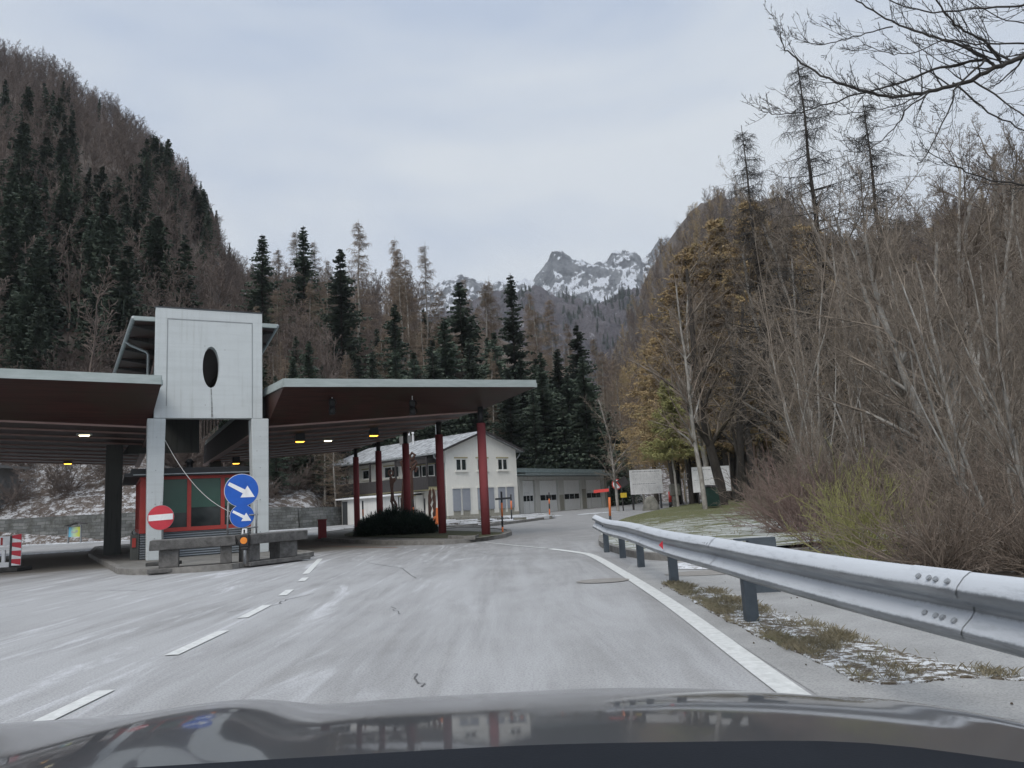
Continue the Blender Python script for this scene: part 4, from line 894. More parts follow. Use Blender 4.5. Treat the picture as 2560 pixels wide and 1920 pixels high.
for u, lab in ((3.38, 'black two-light traffic signal hanging over the lane next to the gate'), (6.0, 'black two-light traffic signal hanging over the lane next to the red columns')):
    t = thing('traffic_signal', Wl(u, -0.7, 4.62), lab, 'traffic light', 'signals hanging from the right canopy', ANG-R(10))
    b = MB(); b.tube([(0, 0, 0.0), (0, 0, 0.26)], 0.014, 8); b.build('hanger', M['white'], t)
    part('housing', M['black'], t, (-0.08, 0.08, 0.01, 0.13, -0.48, 0.0))
    for dz in (-0.12, -0.36):
        b = MB(); b.tube([(0, 0.005, dz), (0, -0.14, dz-0.01)], [0.115, 0.12], 20, cap=False); b.build('visor', M['black'], t)
        b = MB(); b.disc((0, -0.01, dz), (0, -1, 0), 0.09, 0.01, 20); b.build('lens', M['rubber'], t)
# antenna on the left canopy
b = MB(); a0 = Wl(-7.6, 9, 5.2)
b.tube([Wl(-7.75, 9, 5.15), Wl(-7.75, 9, 6.25)], 0.022, 6); b.tube([Wl(-6.9, 9.2, 5.15), Wl(-6.9, 9.2, 5.95)], 0.018, 6)
b.tube([Wl(-7.75, 9, 5.78), Wl(-7.35, 9.1, 5.66), Wl(-6.9, 9.2, 5.72), Wl(-6.1, 9.4, 6.02)], 0.022, 6)
for k in range(7): b.tube([Wl(-7.0+k*0.14, 9.2+k*.03, 5.5+k*0.05), Wl(-7.0+k*0.14, 9.2+k*.03, 5.98+k*0.035)], 0.006, 4)
tag(b.build('antenna', M['gutter']), 'spiky pale antenna standing on the roof of the left canopy', 'antenna')

# ------------------------------------------------------------------ white house (local x along the gable, y along the side)
HA = Vector((-5.65, 61.13, 0)); HR = R(44)
h = thing('house', HA, 'two-storey cream house with a frosted corrugated roof and dark timber balcony', 'house', rz=HR)
W_, L_, EZ, RZ = 7.85, 14.6, 5.62, 7.05
b = MB(); b.hexa([(0, 0, -0.3), (W_, 0, -0.3), (W_, L_, -0.3), (0, L_, -0.3), (0, 0, EZ), (W_, 0, EZ), (W_, L_, EZ), (0, L_, EZ)])
b.poly([(0, 0, EZ), (W_, 0, EZ), (W_/2, 0, RZ)]); b.poly([(0, L_, EZ), (W_/2, L_, RZ), (W_, L_, EZ)]); b.build('wall', M['plaster'], h)
part('plinth', M['plaster_stain'], h, (-0.02, W_+0.02, -0.02, 0.3, -0.3, 0.32))
sl_ = (RZ-EZ)/(W_/2)
for s in (-1, 1):
    xo = -1.15 if s < 0 else W_+0.55
    z0 = RZ+0.05; xm = W_/2; zo = z0-sl_*abs(xo-xm)
    b = MB(); ya, yb = -0.45, 17.1
    q_ = [(xm, ya, z0), (xo, ya, zo), (xo, yb, zo), (xm, yb, z0)]
    if s > 0: q_ = [q_[0], q_[3], q_[2], q_[1]]
    b.hexa([*(tuple(Vector(v)) for v in q_), *(tuple(Vector(v)+Vector((0, 0, 0.10))) for v in q_)]); o = b.build('roof_slope', M['roof'], h)
    part('gutter', M['gutter'], h, (min(xo, xo+s*0.12), max(xo, xo+s*0.12), ya+0.05, yb, zo-0.06, zo+0.03))
    b = MB(); b.tube([(xo, ya+0.5, zo-0.05), (xo-s*0.05, ya+0.5, zo-0.3), (-0.08 if s < 0 else W_+0.08, ya+0.6, zo-0.75), (-0.08 if s < 0 else W_+0.08, ya+0.6, 0.1)], 0.055, 8); b.build('downpipe', M['gutter'], h, smooth=True)
    b = MB(); b.slab([(xm, ya, z0+0.12), (xo, ya, zo+0.12), (xo, ya, zo-0.06), (xm, ya, z0-0.06)], (0, -0.05, 0)); b.build('bargeboard', M['wood_dark'], h)
ch = part('chimney', M['concrete'], h, (3.3, 4.1, 9.6, 10.9, 6.6, 7.75)); b = MB(); b.tube([(3.7, 9.9, 7.75), (3.7, 9.9, 8.05)], 0.09, 10); b.build('chimney_pot', M['white'], ch)
b = MB(); b.tube([(2.6, 7.8, 6.4), (2.6, 7.8, 7.7)], 0.05, 8); b.tube([(2.6, 7.8, 7.7), (2.6, 7.8, 7.85)], 0.11, 8); b.build('vent_pipe', M['white'], h)
b = MB(); b.tube([(3.2, 5.2, 6.8), (3.2, 5.2, 9.3)], 0.03, 6); b.build('aerial', M['gutter'], h)
def window(parent, x0, x1, z0, z1, plane='y', pos=0.0, two=True):
    def bx(a, c, e, f, d0, d1): return (a, c, pos-d1, pos-d0, e, f) if plane == 'y' else (pos-d1, pos-d0, a, c, e, f)
    w1 = part('window', M['glass'], parent, bx(x0+0.03, x1-0.03, z0+0.03, z1-0.03, -0.02, 0.012))
    f = MB()
    for q2 in ((x0, x1, z1-0.08, z1), (x0, x1, z0, z0+0.08), (x0, x0+0.08, z0+0.081, z1-0.081), (x1-0.08, x1, z0+0.081, z1-0.081)): f.box(*bx(*q2, 0.0, 0.05))
    if two: f.box(*bx((x0+x1)/2-0.06, (x0+x1)/2+0.06, z0+0.081, z1-0.081, 0.0, 0.052))
    f.build('window_frame', M['window_frame'], w1); f = MB(); f.box(*bx(x0-0.1, x1+0.1, z0-0.09, z0-0.002, 0.0, 0.14)); f.build('sill', M['plaster'], w1)
    f = MB(); f.box(*bx(x0-0.12, x1+0.12, z1+0.03, z1+0.13, 0.0, 0.07)); f.build('shutter_box', M['ochre'], w1)
for a in (1.0, 3.30, 5.60): window(h, a, a+1.16, 3.86, 4.85)
for a in (0.58, 1.58, 3.22, 4.22, 5.52, 6.54):
    s_ = part('shutter', M['shutter'], h, (a, a+0.78, -0.09, -0.001, 0.66, 2.42)); f = MB(); f.box(a-0.05, a+0.83, -0.14, -0.002, 2.43, 2.56); f.build('shutter_box', M['plaster'], s_)
    part('infill', M['plaster_stain'], h, (a+0.02, a+0.76, -0.03, -0.021, 0.325, 0.655))
b = MB(); b.box(4.02, 4.10, -0.06, -0.001, 6.0, 6.35); b.build('vent_slot', M['black'], h)
# long side
part('balcony_slab', M['ochre'], h, (-1.15, -0.001, 0.9, 16.6, 2.42, 2.70))
part('balcony_front', M['wood_dark'], h, (-1.22, -1.152, 0.85, 16.7, 2.50, 3.52), (-1.15, -0.002, 0.85, 0.92, 2.705, 3.52), (-1.15, 7.8, 16.6, 16.68, 2.5, 3.52))
b = MB()
for y in (1.0, 5.3, 9.2, 13.0, 16.5): b.box(-1.16, -1.02, y, y+0.14, 3.525, 5.2)
b.box(-1.16, -1.02, 1.15, 16.5, 5.02, 5.16); b.build('balcony_post', M['wood_dark'], h)
part('loggia', M['wood_dark'], h, (-1.10, -0.004, 1.0, 5.28, 4.6, 5.0), (-0.12, -0.004, 1.0, 5.2, 2.71, 4.59))
window(h, 1.3, 3.0, 3.55, 4.5, 'x', -0.125); window(h, 3.3, 5.0, 3.55, 4.5, 'x', -0.125)
window(h, 6.4, 8.6, 3.75, 4.75, 'x'); window(h, 11.0, 12.1, 3.85, 4.7, 'x', two=False)
sd_ = part('roller_door', M['shutter'], h, (-0.06, -0.001, 3.3, 7.4, 1.35, 2.35)); part('door_panel', M['white_plaster'], h, (-0.05, -0.001, 3.3, 7.4, 0.0, 1.345))
part('entrance_wall', M['white_plaster'], h, (-4.2, -4.05, 3.0, 8.9, -0.1, 2.05), (-4.2, -0.06, 8.75, 8.9, -0.1, 2.05), (-4.04, -2.6, 3.0, 3.12, -0.1, 2.1), (-0.9, -0.06, 3.0, 3.12, -0.1, 2.1))
b = MB(); b.hexa([(-4.5, 2.8, 2.05), (-0.01, 2.8, 2.28), (-0.01, 9.4, 2.28), (-4.5, 9.4, 2.05), (-4.5, 2.8, 2.15), (-0.01, 2.8, 2.38), (-0.01, 9.4, 2.38), (-4.5, 9.4, 2.15)]); b.build('entrance_roof', M['white'], h)
part('entrance_door', M['darkgrey'], h, (-4.235, -4.203, 8.0, 8.75, 0.0, 1.9)); window(h, -2.5, -1.0, 0.3, 2.0, 'y', 3.0)

# ------------------------------------------------------------------ garage
g0 = Vector((0.34, 70.04, 0)); GR = math.atan2(0.854, 0.5202)
g = thing('garage', g0, 'low grey garage building with four white sectional doors', 'garage', rz=GR)
LG = 17.9
part('wall', M['garage_wall'], g, (-0.6, LG, 0.25, 7.5, -0.3, 3.4))
for i, (a, c) in enumerate(((0.3, 2.35), (3.45, 6.9), (8.35, 11.9), (13.4, 17.1))):
    d = part('garage_door', M['garage_door'], g, (a, c, 0.12, 0.248, 0.0, 3.0)); ww = (c-a)
    f = MB(); n_ = 3
    for k in range(n_):
        xa = a+0.12+(ww-0.24)*k/n_+0.06; f.box(xa, xa+(ww-0.24)/n_-0.12, 0.10, 0.118, 1.12, 1.62)
    f.build('window_row', M['glass'], d)
    if i in (0, 3): wd = MB(); wd.box(a+0.35, a+0.37, 0.108, 0.119, 0.0, 1.9); wd.box(a+1.2, a+1.22, 0.108, 0.119, 0, 1.9); wd.box(a+0.371, a+1.199, 0.108, 0.119, 1.88, 1.9); wd.build('wicket_outline', M['gutter'], d)
for a, c in ((-0.5, 0.28), (2.4, 3.40), (6.95, 8.30), (11.95, 13.35), (17.15, 17.9)):
    part('pier', M['garage_wall'], g, (a+0.1, c-0.05, -0.02, 0.249, 0.0, 3.05)); 
    if c < 17.5 and a > 3: part('worn_patch', M['plaster_stain'], g, (a+0.25, c-0.2, -0.026, -0.021, 0.05, 1.1+0.5*(a % 2)))
part('lintel', M['garage_wall'], g, (-0.5, LG, 0.0, 0.249, 3.052, 3.4))
b = MB(); b.hexa([(-0.7, -0.9, 3.45), (LG+0.8, -0.9, 3.45), (LG+0.8, 8.0, 3.75), (-0.7, 8.0, 3.75), (-0.7, -0.9, 3.58), (LG+0.8, -0.9, 3.58), (LG+0.8, 8.0, 4.1), (-0.7, 8.0, 4.1)]); b.build('roof', M['garage_roof'], g)
part('fascia', M['garage_roof'], g, (-0.7, LG+0.8, -0.98, -0.902, 3.42, 3.66)); part('roof_upstand', M['garage_roof'], g, (-0.6, LG+0.6, 0.1, 7.8, 3.62+0.15, 4.16))
b = MB(); b.box(LG+0.0, LG+0.4, -0.1, 0.6, 0.0, 3.0); b.build('end_pier', M['plaster_stain'], g)

# ------------------------------------------------------------------ stone retaining walls on the left
def stone_wall(pts, h0, h1, th, label):
    P = [Vector(p) for p in pts]; V, Q, UV = [], [], []
    dist = 0; n = len(P); hs = [interp(i/(n-1), [(0, h0), (1, h1)]) if not hasattr(h0, '__len__') else h0[i] for i in range(n)]
    b = MB(); uv = []
    ds = [0]
    for i in range(1, n): ds.append(ds[-1]+(P[i]-P[i-1]).length)
    for i in range(n-1):
        a, c = P[i], P[i+1]; dd = (c-a).normalized(); nb_ = Vector((-dd.y, dd.x, 0))*th
        b.quad((a.x, a.y, -0.2), (c.x, c.y, -0.2), (c.x+nb_.x*0.35, c.y+nb_.y*0.35, hs[i+1]), (a.x+nb_.x*0.35, a.y+nb_.y*0.35, hs[i])); uv += [(ds[i], -0.2), (ds[i+1], -0.2), (ds[i+1], hs[i+1]), (ds[i], hs[i])]
        b.quad((a.x+nb_.x*0.35, a.y+nb_.y*0.35, hs[i]), (c.x+nb_.x*0.35, c.y+nb_.y*0.35, hs[i+1]), (c.x+nb_.x*1.5, c.y+nb_.y*1.5, hs[i+1]), (a.x+nb_.x*1.5, a.y+nb_.y*1.5, hs[i])); uv += [(ds[i], 0), (ds[i+1], 0), (ds[i+1], th), (ds[i], th)]
        b.quad((a.x+nb_.x*1.5, a.y+nb_.y*1.5, hs[i]), (c.x+nb_.x*1.5, c.y+nb_.y*1.5, hs[i+1]), (c.x+nb_.x*1.5, c.y+nb_.y*1.5, -0.2), (a.x+nb_.x*1.5, a.y+nb_.y*1.5, -0.2)); uv += [(0, 0)]*4
    o = b.build('retaining_wall', M['stone']); ul = o.data.uv_layers.new(name='UVMap')
    for k, t_ in enumerate(uv): ul.data[k].uv = t_
    return tag(o, label, 'wall')
wp = [(-60, 60), (-45, 55.5), (-35, 53.9), (-28, 52.8), (-24.5, 54.2), (-21, 57.0), (-17.2, 60.2), (-14.5, 63.5)]
stone_wall([(x, y, 0) for x, y in wp[:6]], 1.9, 1.8, 0.7, 'long coursed grey stone retaining wall behind the checkpoint road on the left')
stone_wall([(x, y, 0) for x, y in [(-20.95, 57.1), (-19.5, 58.3), (-17.2, 60.2)]], 1.75, 1.7, 0.7, 'short pale stone retaining wall seen between the right gate leg and the house')
stone_wall([(x, y, 0) for x, y in [(-17.15, 60.3), (-15.5, 62.5), (-14.6, 66)]], 1.6, 1.5, 0.7, 'dark mossy end of the stone wall beside the white house entrance')
o = stone_wall([(-52, 61.5, 0), (-43.5, 60.3, 0), (-40, 60.2, 0), (-36.3, 61.3, 0)], [5.2, 5.0, 4.4, 1.9], 0, 0.7, 'upper stepped stone wall on the snowy bank at the far left'); 
b = MB(); b.box(-2.6, 0, 0, 3, 0, 5.6); b.box(-2.7, 0.7, -0.3, 3.2, 5.61, 5.8)
o = b.build('stone_building', M['concrete']); o.location = (-38.3, 55.6, 0); tag(o, 'grey stone building corner at the left edge under the canopy', 'building')
b = MB(); b.tube([(-0.4, -0.12, 6.0), (-0.4, -0.12, 2.4)], 0.11, 10); b.box(-0.55, -0.2, -0.2, -0.05, 2.3, 2.42); b.build('downpipe', M['sign_back'], o)

# ------------------------------------------------------------------ small things on the left
p = G(180, 1353); YI = 50.8
p = D(196, 1340, YI); zt = 0.0
t = thing('info_board', (p.x, YI, 0.0), 'small information board with a blue, green and yellow poster before the stone wall', 'notice board')
part('panel', M['poster'], t, (-0.62, 0.12, -0.05, 0.0, 0.42, 1.06)); part('leg', M['pole'], t, (-0.70, -0.63, -0.06, 0.05, -0.1, 1.2)); part('leg', M['pole'], t, (0.13, 0.20, -0.06, 0.05, -0.1, 1.2))
b = MB(); b.disc((-0.38, -0.055, 0.74), (0, -1, 0), 0.07, 0.004, 12); b.disc((-0.10, -0.055, 0.78), (0, -1, 0), 0.09, 0.004, 12); b.box(-0.34, -0.16, -0.056, -0.052, 0.66, 0.74); b.build('poster_picture', plain('poster_figures', (0.35, 0.38, 0.35)), t)
b = MB(); b.hexa([(-0.80, -0.3, 1.12), (-0.25, -0.3, 1.25), (-0.25, 0.3, 1.25), (-0.8, 0.3, 1.12), (-0.8, -0.3, 1.17), (-0.25, -0.3, 1.30), (-0.25, 0.3, 1.30), (-0.8, 0.3, 1.17)]); b.hexa([(-0.249, -0.3, 1.38), (0.42, -0.3, 1.22), (0.42, 0.3, 1.22), (-0.249, 0.3, 1.38), (-0.249, -0.3, 1.42), (0.42, -0.3, 1.26), (0.42, 0.3, 1.26), (-0.249, 0.3, 1.42)]); b.build('little_roof', M['wood_dark'], t)
# barrier plate and plastic fence
p = G(40, 1428); YP = p.y
t = thing('barrier_board', (p.x, p.y, 0), 'red and white striped upright marker board at the left edge on a rubber foot', 'marker board')
b = MB(); b.box(-0.13, 0.13, -0.02, 0.0, 0.16, 1.02); b.build('plate', M['white'], t); 
b = MB()
for k in range(4):
    z = 0.17+k*0.23; b.poly([(-0.13, -0.023, z+0.06), (0.13, -0.023, z-0.06+0.06), (0.13, -0.023, z+0.17), (-0.13, -0.023, min(z+0.17, 1.0))])
b.build('red_stripe', M['sign_red'], t); part('post', M['darkgrey'], t, (-0.2, -0.14, -0.02, 0.05, 0.1, 0.98)); part('base', M['rubber'], t, (-0.7, 0.25, -0.35, 0.35, 0.0, 0.12), bevel=0.03)
t = thing('barrier_fence', (p.x-0.24, p.y+0.1, 0), 'white plastic barrier fence panel at the left edge beside the striped marker board', 'barrier')
b = MB(); b.box(-2.0, -0.02, -0.03, 0.03, 0.72, 0.98); b.box(-2.0, -0.02, -0.03, 0.03, 0.12, 0.26)
for k in range(9): b.box(-2.0+k*0.22, -1.91+k*0.22, -0.025, 0.025, 0.262, 0.60)
b.box(-2.0, -0.02, -0.03, 0.03, 0.602, 0.66); b.build('panel', M['white'], t); part('reflector', M['red'], t, (-0.28, -0.22, -0.036, -0.031, 0.74, 0.95)); part('foot', M['rubber'], t, (-1.2, -0.9, -0.3, 0.3, 0.0, 0.118))
# parked dark car behind the booth
def car(loc, rz):
    t = thing('parked_car', loc, 'dark green car parked behind the booth, mostly hidden by it', 'car', rz=rz)
    prof = [(-2.1, 0.35), (-2.15, 0.75), (-1.9, 0.95), (-1.1, 1.02), (-0.45, 1.42), (0.9, 1.45), (1.7, 1.05), (2.1, 0.95), (2.15, 0.35)]
    b = MB()
    for s0, s1, k in ((-0.86, 0.86, 1),): b.slab([(x, s0, z) for x, z in prof], (0, s1-s0, 0))
    b.build('body', plain('dark_green_car_paint', (0.02, 0.035, 0.02), 0.25, 0.3), t, bevel=0.06)
    part('windscreen', M['glass'], t, (-1.0, -0.5, -0.7, 0.7, 1.1, 1.3)); 
    for x in (-1.35, 1.35):
        for y in (-0.8, 0.8):
            w_ = MB(); w_.tube([(x, y-0.1, 0.31), (x, y+0.1, 0.31)], 0.31, 20); wh = w_.build('wheel', M['rubber'], t); w_ = MB(); w_.tube([(x, y-0.115, 0.31), (x, y+0.115, 0.31)], 0.18, 14); w_.build('rim', M['pole'], wh)
    for y in (-0.6, 0.6):
        b = MB(); b.disc((-2.12, y, 0.72), (-1, 0, 0.1), 0.11, 0.03, 16); b.build('headlight', M['lamp_off'], t)
M['lamp_off'] = plain('headlamp_glass', (0.5, 0.52, 0.5), 0.15)
pc = G(338, 1372); car((pc.x+1.2, pc.y+2.2, 0), R(62))
# red box post
p = G(806, 1346, 0.1)
t = thing('bollard', (p.x, p.y, 0.1), 'square red box bollard at the left end of the column island', 'bollard', rz=R(15)); part('body', M['red_column'], t, (-0.17, 0.17, -0.17, 0.17, 0, 0.74), bevel=0.01); part('lid', M['red_column'], t, (-0.19, 0.19, -0.19, 0.19, 0.741, 0.78))

# ------------------------------------------------------------------ planted bed with sculptures in front of the house
bedp = [G(*q_) for q_ in [(860, 1327), (980, 1330), (1117, 1328), (1230, 1316), (1340, 1302), (1388, 1295), (1384, 1290), (1345, 1287)]]
bp = [(v.x, v.y) for v in bedp]+[(0.2, 66), (-5.4, 60.9), (-9.0, 58.5)]
m = mat('stone_bed_snow', 0.95); q = NB(m); pos = q.geo((0.5, 1, 1), (0, 0, R(20)))
gr = q.ramp(q.noise(pos, 1.4, 5, 0.7), [(0.3, (0.07, 0.065, 0.06)), (0.7, (0.19, 0.185, 0.175))]); q.color(q.mix(q.math('MULTIPLY', q.thr(q.noise(pos, 0.9, 6, 0.75), 0.44, 0.52), 0.85), gr, (0.58, 0.60, 0.63))); q.bump(q.noise(pos, 6, 4), 0.9, 0.06); M['stonebed'] = m
sheet('stone_bed', bp, 0.06, M['stonebed'])
b = MB(); kk = bedp[:7]
for p0, p1 in zip(kk, kk[1:]):
    b.hexa([(p0.x, p0.y, -0.02), (p1.x, p1.y, -0.02), (p1.x-0.1, p1.y+0.35, -0.02), (p0.x-0.1, p0.y+0.35, -0.02), (p0.x, p0.y, 0.14), (p1.x, p1.y, 0.14), (p1.x-0.1, p1.y+0.35, 0.14), (p0.x-0.1, p0.y+0.35, 0.14)])
b.build('kerb', M['kerb'])['kind'] = 'structure'
rnd = random.Random(8); 
for k in range(26):
    px_, py_ = rnd.uniform(1120, 1370), rnd.uniform(1296, 1322)
    if py_ > 1328-(px_-1117)*0.117-3: py_ = 1300
    pp = G(px_, min(py_, 1326-(px_-1117)*0.117)); pp = Vector((pp.x, min(pp.y, 60), 0))
    l, wd_ = rnd.uniform(0.5, 1.3), rnd.uniform(0.3, 0.6); a = rnd.uniform(0, 3)
    b = MB(); c_, s_ = math.cos(a), math.sin(a); pts = [(-l, -wd_*0.6), (-l*0.3, -wd_), (l, -wd_*0.5), (l*0.8, wd_), (-l*0.5, wd_*0.8)]
    b.prism([(x*c_-y*s_, x*s_+y*c_) for x, y in pts], 0.03, 0.13+rnd.random()*0.08); o = b.build('stone_slab', M['stonebed' if k % 3 else 'rock']); o.location = (pp.x, pp.y, 0)
    tag(o, 'flat irregular stone slab lying in the snowy bed before the house', 'stone', 'flat stone slabs in the bed before the house')
# rust sculptures
YS = 44.0
def flat(px_list, Y, th=0.06):
    pts = [D(x, y, Y) for x, y in px_list]; return pts
def sculpture(name, outlines, Y, label, tubes=()):
    zb = D(outlines[0][0][0], 1305, Y); t = thing(name, (zb.x, Y, 0.05), label, 'sculpture', 'rusty steel sculptures before the house'); o3 = Vector((zb.x, Y, 0.05))
    b = MB()
    for ol in outlines: b.slab([D(x, y, Y)-o3 for x, y in ol], (0, 0.07, 0))
    for tb, r in tubes: b.tube([D(x, y, Y)-o3 for x, y in tb], r, 7)
    b.build('steel_figure', M['rust'], t)
sculpture('deer_sculpture', [[(973, 1195), (977, 1191), (982, 1196), (986, 1194), (990, 1198), (988, 1204), (984, 1208), (983, 1222), (985, 1244), (988, 1254), (975, 1254), (977, 1238), (976, 1222), (974, 1208)]], YS, 'rust-brown steel figure with a ring-shaped head and two crooked legs',
          [([(978, 1194), (976, 1189), (971, 1184), (972, 1178), (977, 1176), (982, 1180), (982, 1185), (977, 1190)], 0.05), ([(978, 1252), (982, 1262), (983, 1272), (979, 1284), (980, 1300)], 0.07), ([(986, 1252), (991, 1262), (991, 1272), (988, 1286), (989, 1300)], 0.07)])
sculpture('plant_sculpture', [[(1024, 1160), (1029, 1146), (1034, 1142), (1036, 1152), (1031, 1164), (1028, 1176)]], YS+1, 'tall rust-brown steel figure with curling plume-like head behind the middle column',
          [([(1027, 1175), (1029, 1210), (1031, 1260), (1036, 1300)], 0.10), ([(1004, 1300), (1006, 1240), (1010, 1190), (1006, 1160)], 0.08), ([(1028, 1150), (1024, 1140), (1030, 1132), (1037, 1137), (1033, 1147)], 0.08), ([(1030, 1160), (1040, 1152), (1042, 1158), (1035, 1168), (1030, 1172)], 0.07), ([(1029, 1178), (1037, 1168), (1043, 1170), (1038, 1180)], 0.07), ([(1006, 1165), (1002, 1156), (1008, 1150)], 0.07)])
zl = [(1071, 1290), (1070, 1260), (1070, 1240), (1072, 1228), (1076, 1220), (1078, 1228), (1077, 1240), (1080, 1250), (1076, 1262), (1080, 1270), (1077, 1282), (1079, 1292)]
zr2 = [(1082, 1292), (1081, 1284), (1084, 1276), (1080, 1266), (1083, 1256), (1080, 1246), (1082, 1236), (1080, 1226), (1082, 1219), (1086, 1226), (1089, 1240), (1090, 1262), (1089, 1290)]
sculpture('split_sculpture', [zl, zr2], YS, 'rust-brown pointed steel slab split by a jagged white zigzag gap')
# poles
def pole(px_, pyb, pyt, Y, r, bands, label, cross=None, cat='marker pole', group=None, crossm=None):
    a = D(px_, pyb, Y); tp = D(px_-(pyb-pyt)*0.03, pyt, Y); hgt = tp.z
    t = thing('snow_pole', (a.x, Y, 0), label, cat, group)
    for z0, z1, mm in bands:
        b = MB(); dx = tp.x-a.x; b.tube([(dx*z0, 0, hgt*z0), (dx*z1, 0, hgt*z1)], r, 8); b.build('pole_band', M[mm], t, smooth=True)
    if cross:
        c0, c1 = D(*cross[0], Y)-Vector((a.x, Y, 0)), D(*cross[1], Y)-Vector((a.x, Y, 0)); b = MB(); d = cross[2]; b.slab([c0+Vector((0, 0, -d)), c1+Vector((0, 0, -d)), c1+Vector((0, 0, d)), c0+Vector((0, 0, d))], (0, -0.03, 0)); b.build('crossbar', M[crossm], t)
OB = ((0, 0.28, 'orange'), (0.281, 0.5, 'black'), (0.501, 0.72, 'orange'), (0.721, 1, 'black'))
pole(1256.5, 1330, 1229, 28.5, 0.035, ((0, 0.18, 'orange'), (0.181, 0.42, 'black'), (0.421, 0.74, 'orange'), (0.741, 1, 'black')), 'orange and black marker pole with a dark crossbar on the grass of the column island', ((1238, 1248), (1276, 1245), 0.035), 'marker pole', None, 'darkgrey')
pole(1278.5, 1283, 1236, 50, 0.05, ((0, 0.4, 'black'), (0.41, 0.75, 'orange'), (0.76, 1, 'black')), 'slim orange and black snow pole in front of the rightmost shutters of the house')
pole(1374, 1287, 1231, 58, 0.05, OB, 'orange and black snow pole in front of the second garage door')
pole(908, 1299, 1252, 42, 0.045, OB, 'orange and black snow pole in front of the white house entrance')
pole(1034, 1300, 1248, 43, 0.04, OB, 'orange and black snow pole close behind the middle red column')
pole(1062.5, 1297, 1246, 42, 0.045, ((0, 0.6, 'darkgrey'), (0.601, 1, 'black')), 'dark snow pole to the left of the split steel sculpture')
pole(1525, 1310, 1215, 22.5, 0.035, ((0, 0.42, 'black'), (0.421, 0.78, 'orange'), (0.781, 1, 'black')), 'leaning marker pole with a bright red crossbar at the end of the guard rail', ((1484, 1229), (1522, 1225), 0.045), 'marker pole', None, 'orange_red')
pole(1675, 1252, 1229, 62, 0.12, ((0, 0.35, 'black'), (0.351, 1, 'orange_red')), 'short orange marker post on the snowy track behind the white board')
o = MB().box(-0.22, 0.22, -0.2, 0.2, 0, 1.0).build('orange_container', M['orange'], bevel=0.05); o.location = (D(1093, 1290, 46).x, 46, 0.05); tag(o, 'small orange container beside the split steel sculpture', 'container')

# ------------------------------------------------------------------ boards, boulder and bin around the junction
def text_rows(parent, x0, x1, rows, y, m):
    b = MB()
    rr = random.Random(3)
    for z, hgt, frac in rows:
        x = x0
        while x < x0+(x1-x0)*frac:
            wl = rr.uniform(0.05, 0.22); b.box(x, min(x+wl, x0+(x1-x0)*frac), y-0.006, y-0.002, z, z+hgt); x += wl+0.05
    b.build('printed_lines', m, parent)
M['print'] = plain('grey_print', (0.42, 0.43, 0.46), 0.7)
pL, pR = D(1583, 1262, 61.0), D(1659, 1260, 62.2)
ang = math.atan2(pR.y-pL.y, pR.x-pL.x); wdt = (pR-pL).length
t = thing('info_billboard', (pL.x, pL.y, 0.05), 'large white board with rows of grey text behind the boulder', 'billboard', rz=ang)
part('panel', M['white'], t, (-0.12, wdt+0.02, -0.04, 0.04, 1.15, 3.08))
rows = [(2.90, 0.08, 0.97)]+[(2.72-k*0.10, 0.018, 0.98 if k not in (4, 6) else 0.8) for k in range(7)]+[(1.93, 0.07, 0.82)]+[(1.80-k*0.10, 0.018, 0.97) for k in range(6)]
text_rows(t, 0.08, wdt-0.12, rows, -0.04, M['print'])
part('leg', M['wood_dark'], t, (0.02, 0.14, 0.042, 0.15, -0.1, 2.9)); part('leg', M['darkgrey'], t, (wdt-0.22, wdt-0.10, 0.042, 0.15, -0.1, 2.9))
# boulder
def boulder(loc, r, label, sq=(1, 0.8, 1.35)):
    import bmesh
    bm = bmesh.new(); bmesh.ops.create_icosphere(bm, subdivisions=4, radius=1)
    for v in bm.verts:
        c = v.co.copy(); n = 1+0.16*mnoise.noise(c*1.3+Vector((loc[0], 0, 0)))+0.06*mnoise.noise(c*4)
        tz = 1-0.28*max(0, c.z); v.co = Vector((c.x*sq[0]*n*tz, c.y*sq[1]*n*tz, c.z*sq[2]*n))*r; 
        if v.co.z > 0.85*sq[2]*r: v.co.z = 0.85*sq[2]*r+(v.co.z-0.85*sq[2]*r)*0.3
    me = bpy.data.meshes.new('boulder'); bm.to_mesh(me); bm.free(); me.materials.append(M['rock'])
    o = bpy.data.objects.new('boulder', me); col.objects.link(o); o.location = loc; me.polygons.foreach_set('use_smooth', [True]*len(me.polygons)); return tag(o, label, 'boulder')
pb = D(1628, 1268, 56); boulder((pb.x, 56, 0.15), 0.80, 'tall grey boulder standing upright in front of the white text board', (0.78, 0.6, 1.25))
# white panels among the trunks
pL = D(1737, 1250, 58); t = thing('info_billboard', (pL.x, 58, 0), 'white notice board broken up by the tree trunks beside the green bin', 'billboard', rz=R(6))
sx = 58/FPX
part('panel', M['white'], t, (-0.05, 2.9, -0.04, 0.03, 1.1, 3.0)); text_rows(t, 0.1, 2.6, [(2.75, 0.05, 0.95), (2.0, 0.04, 0.5)], -0.04, M['print'])
part('leg', M['wood_dark'], t, (0.3, 0.4, 0.031, 0.12, -0.1, 2.9)); part('leg', M['wood_dark'], t, (2.5, 2.6, 0.031, 0.12, -0.1, 2.9))
pb = D(1780, 1275, 44); t = thing('waste_bin', (pb.x, 44, 0.3), 'dark green waste container standing between the tree trunks on the lawn', 'bin', rz=R(10))
b = MB(); b.hexa([(-0.42, -0.35, 0), (0.42, -0.35, 0), (0.42, 0.35, 0), (-0.42, 0.35, 0), (-0.34, -0.3, 1.1), (0.32, -0.3, 1.1), (0.32, 0.3, 1.1), (-0.34, 0.3, 1.1)]); b.build('body', M['green_bin'], t, bevel=0.04)
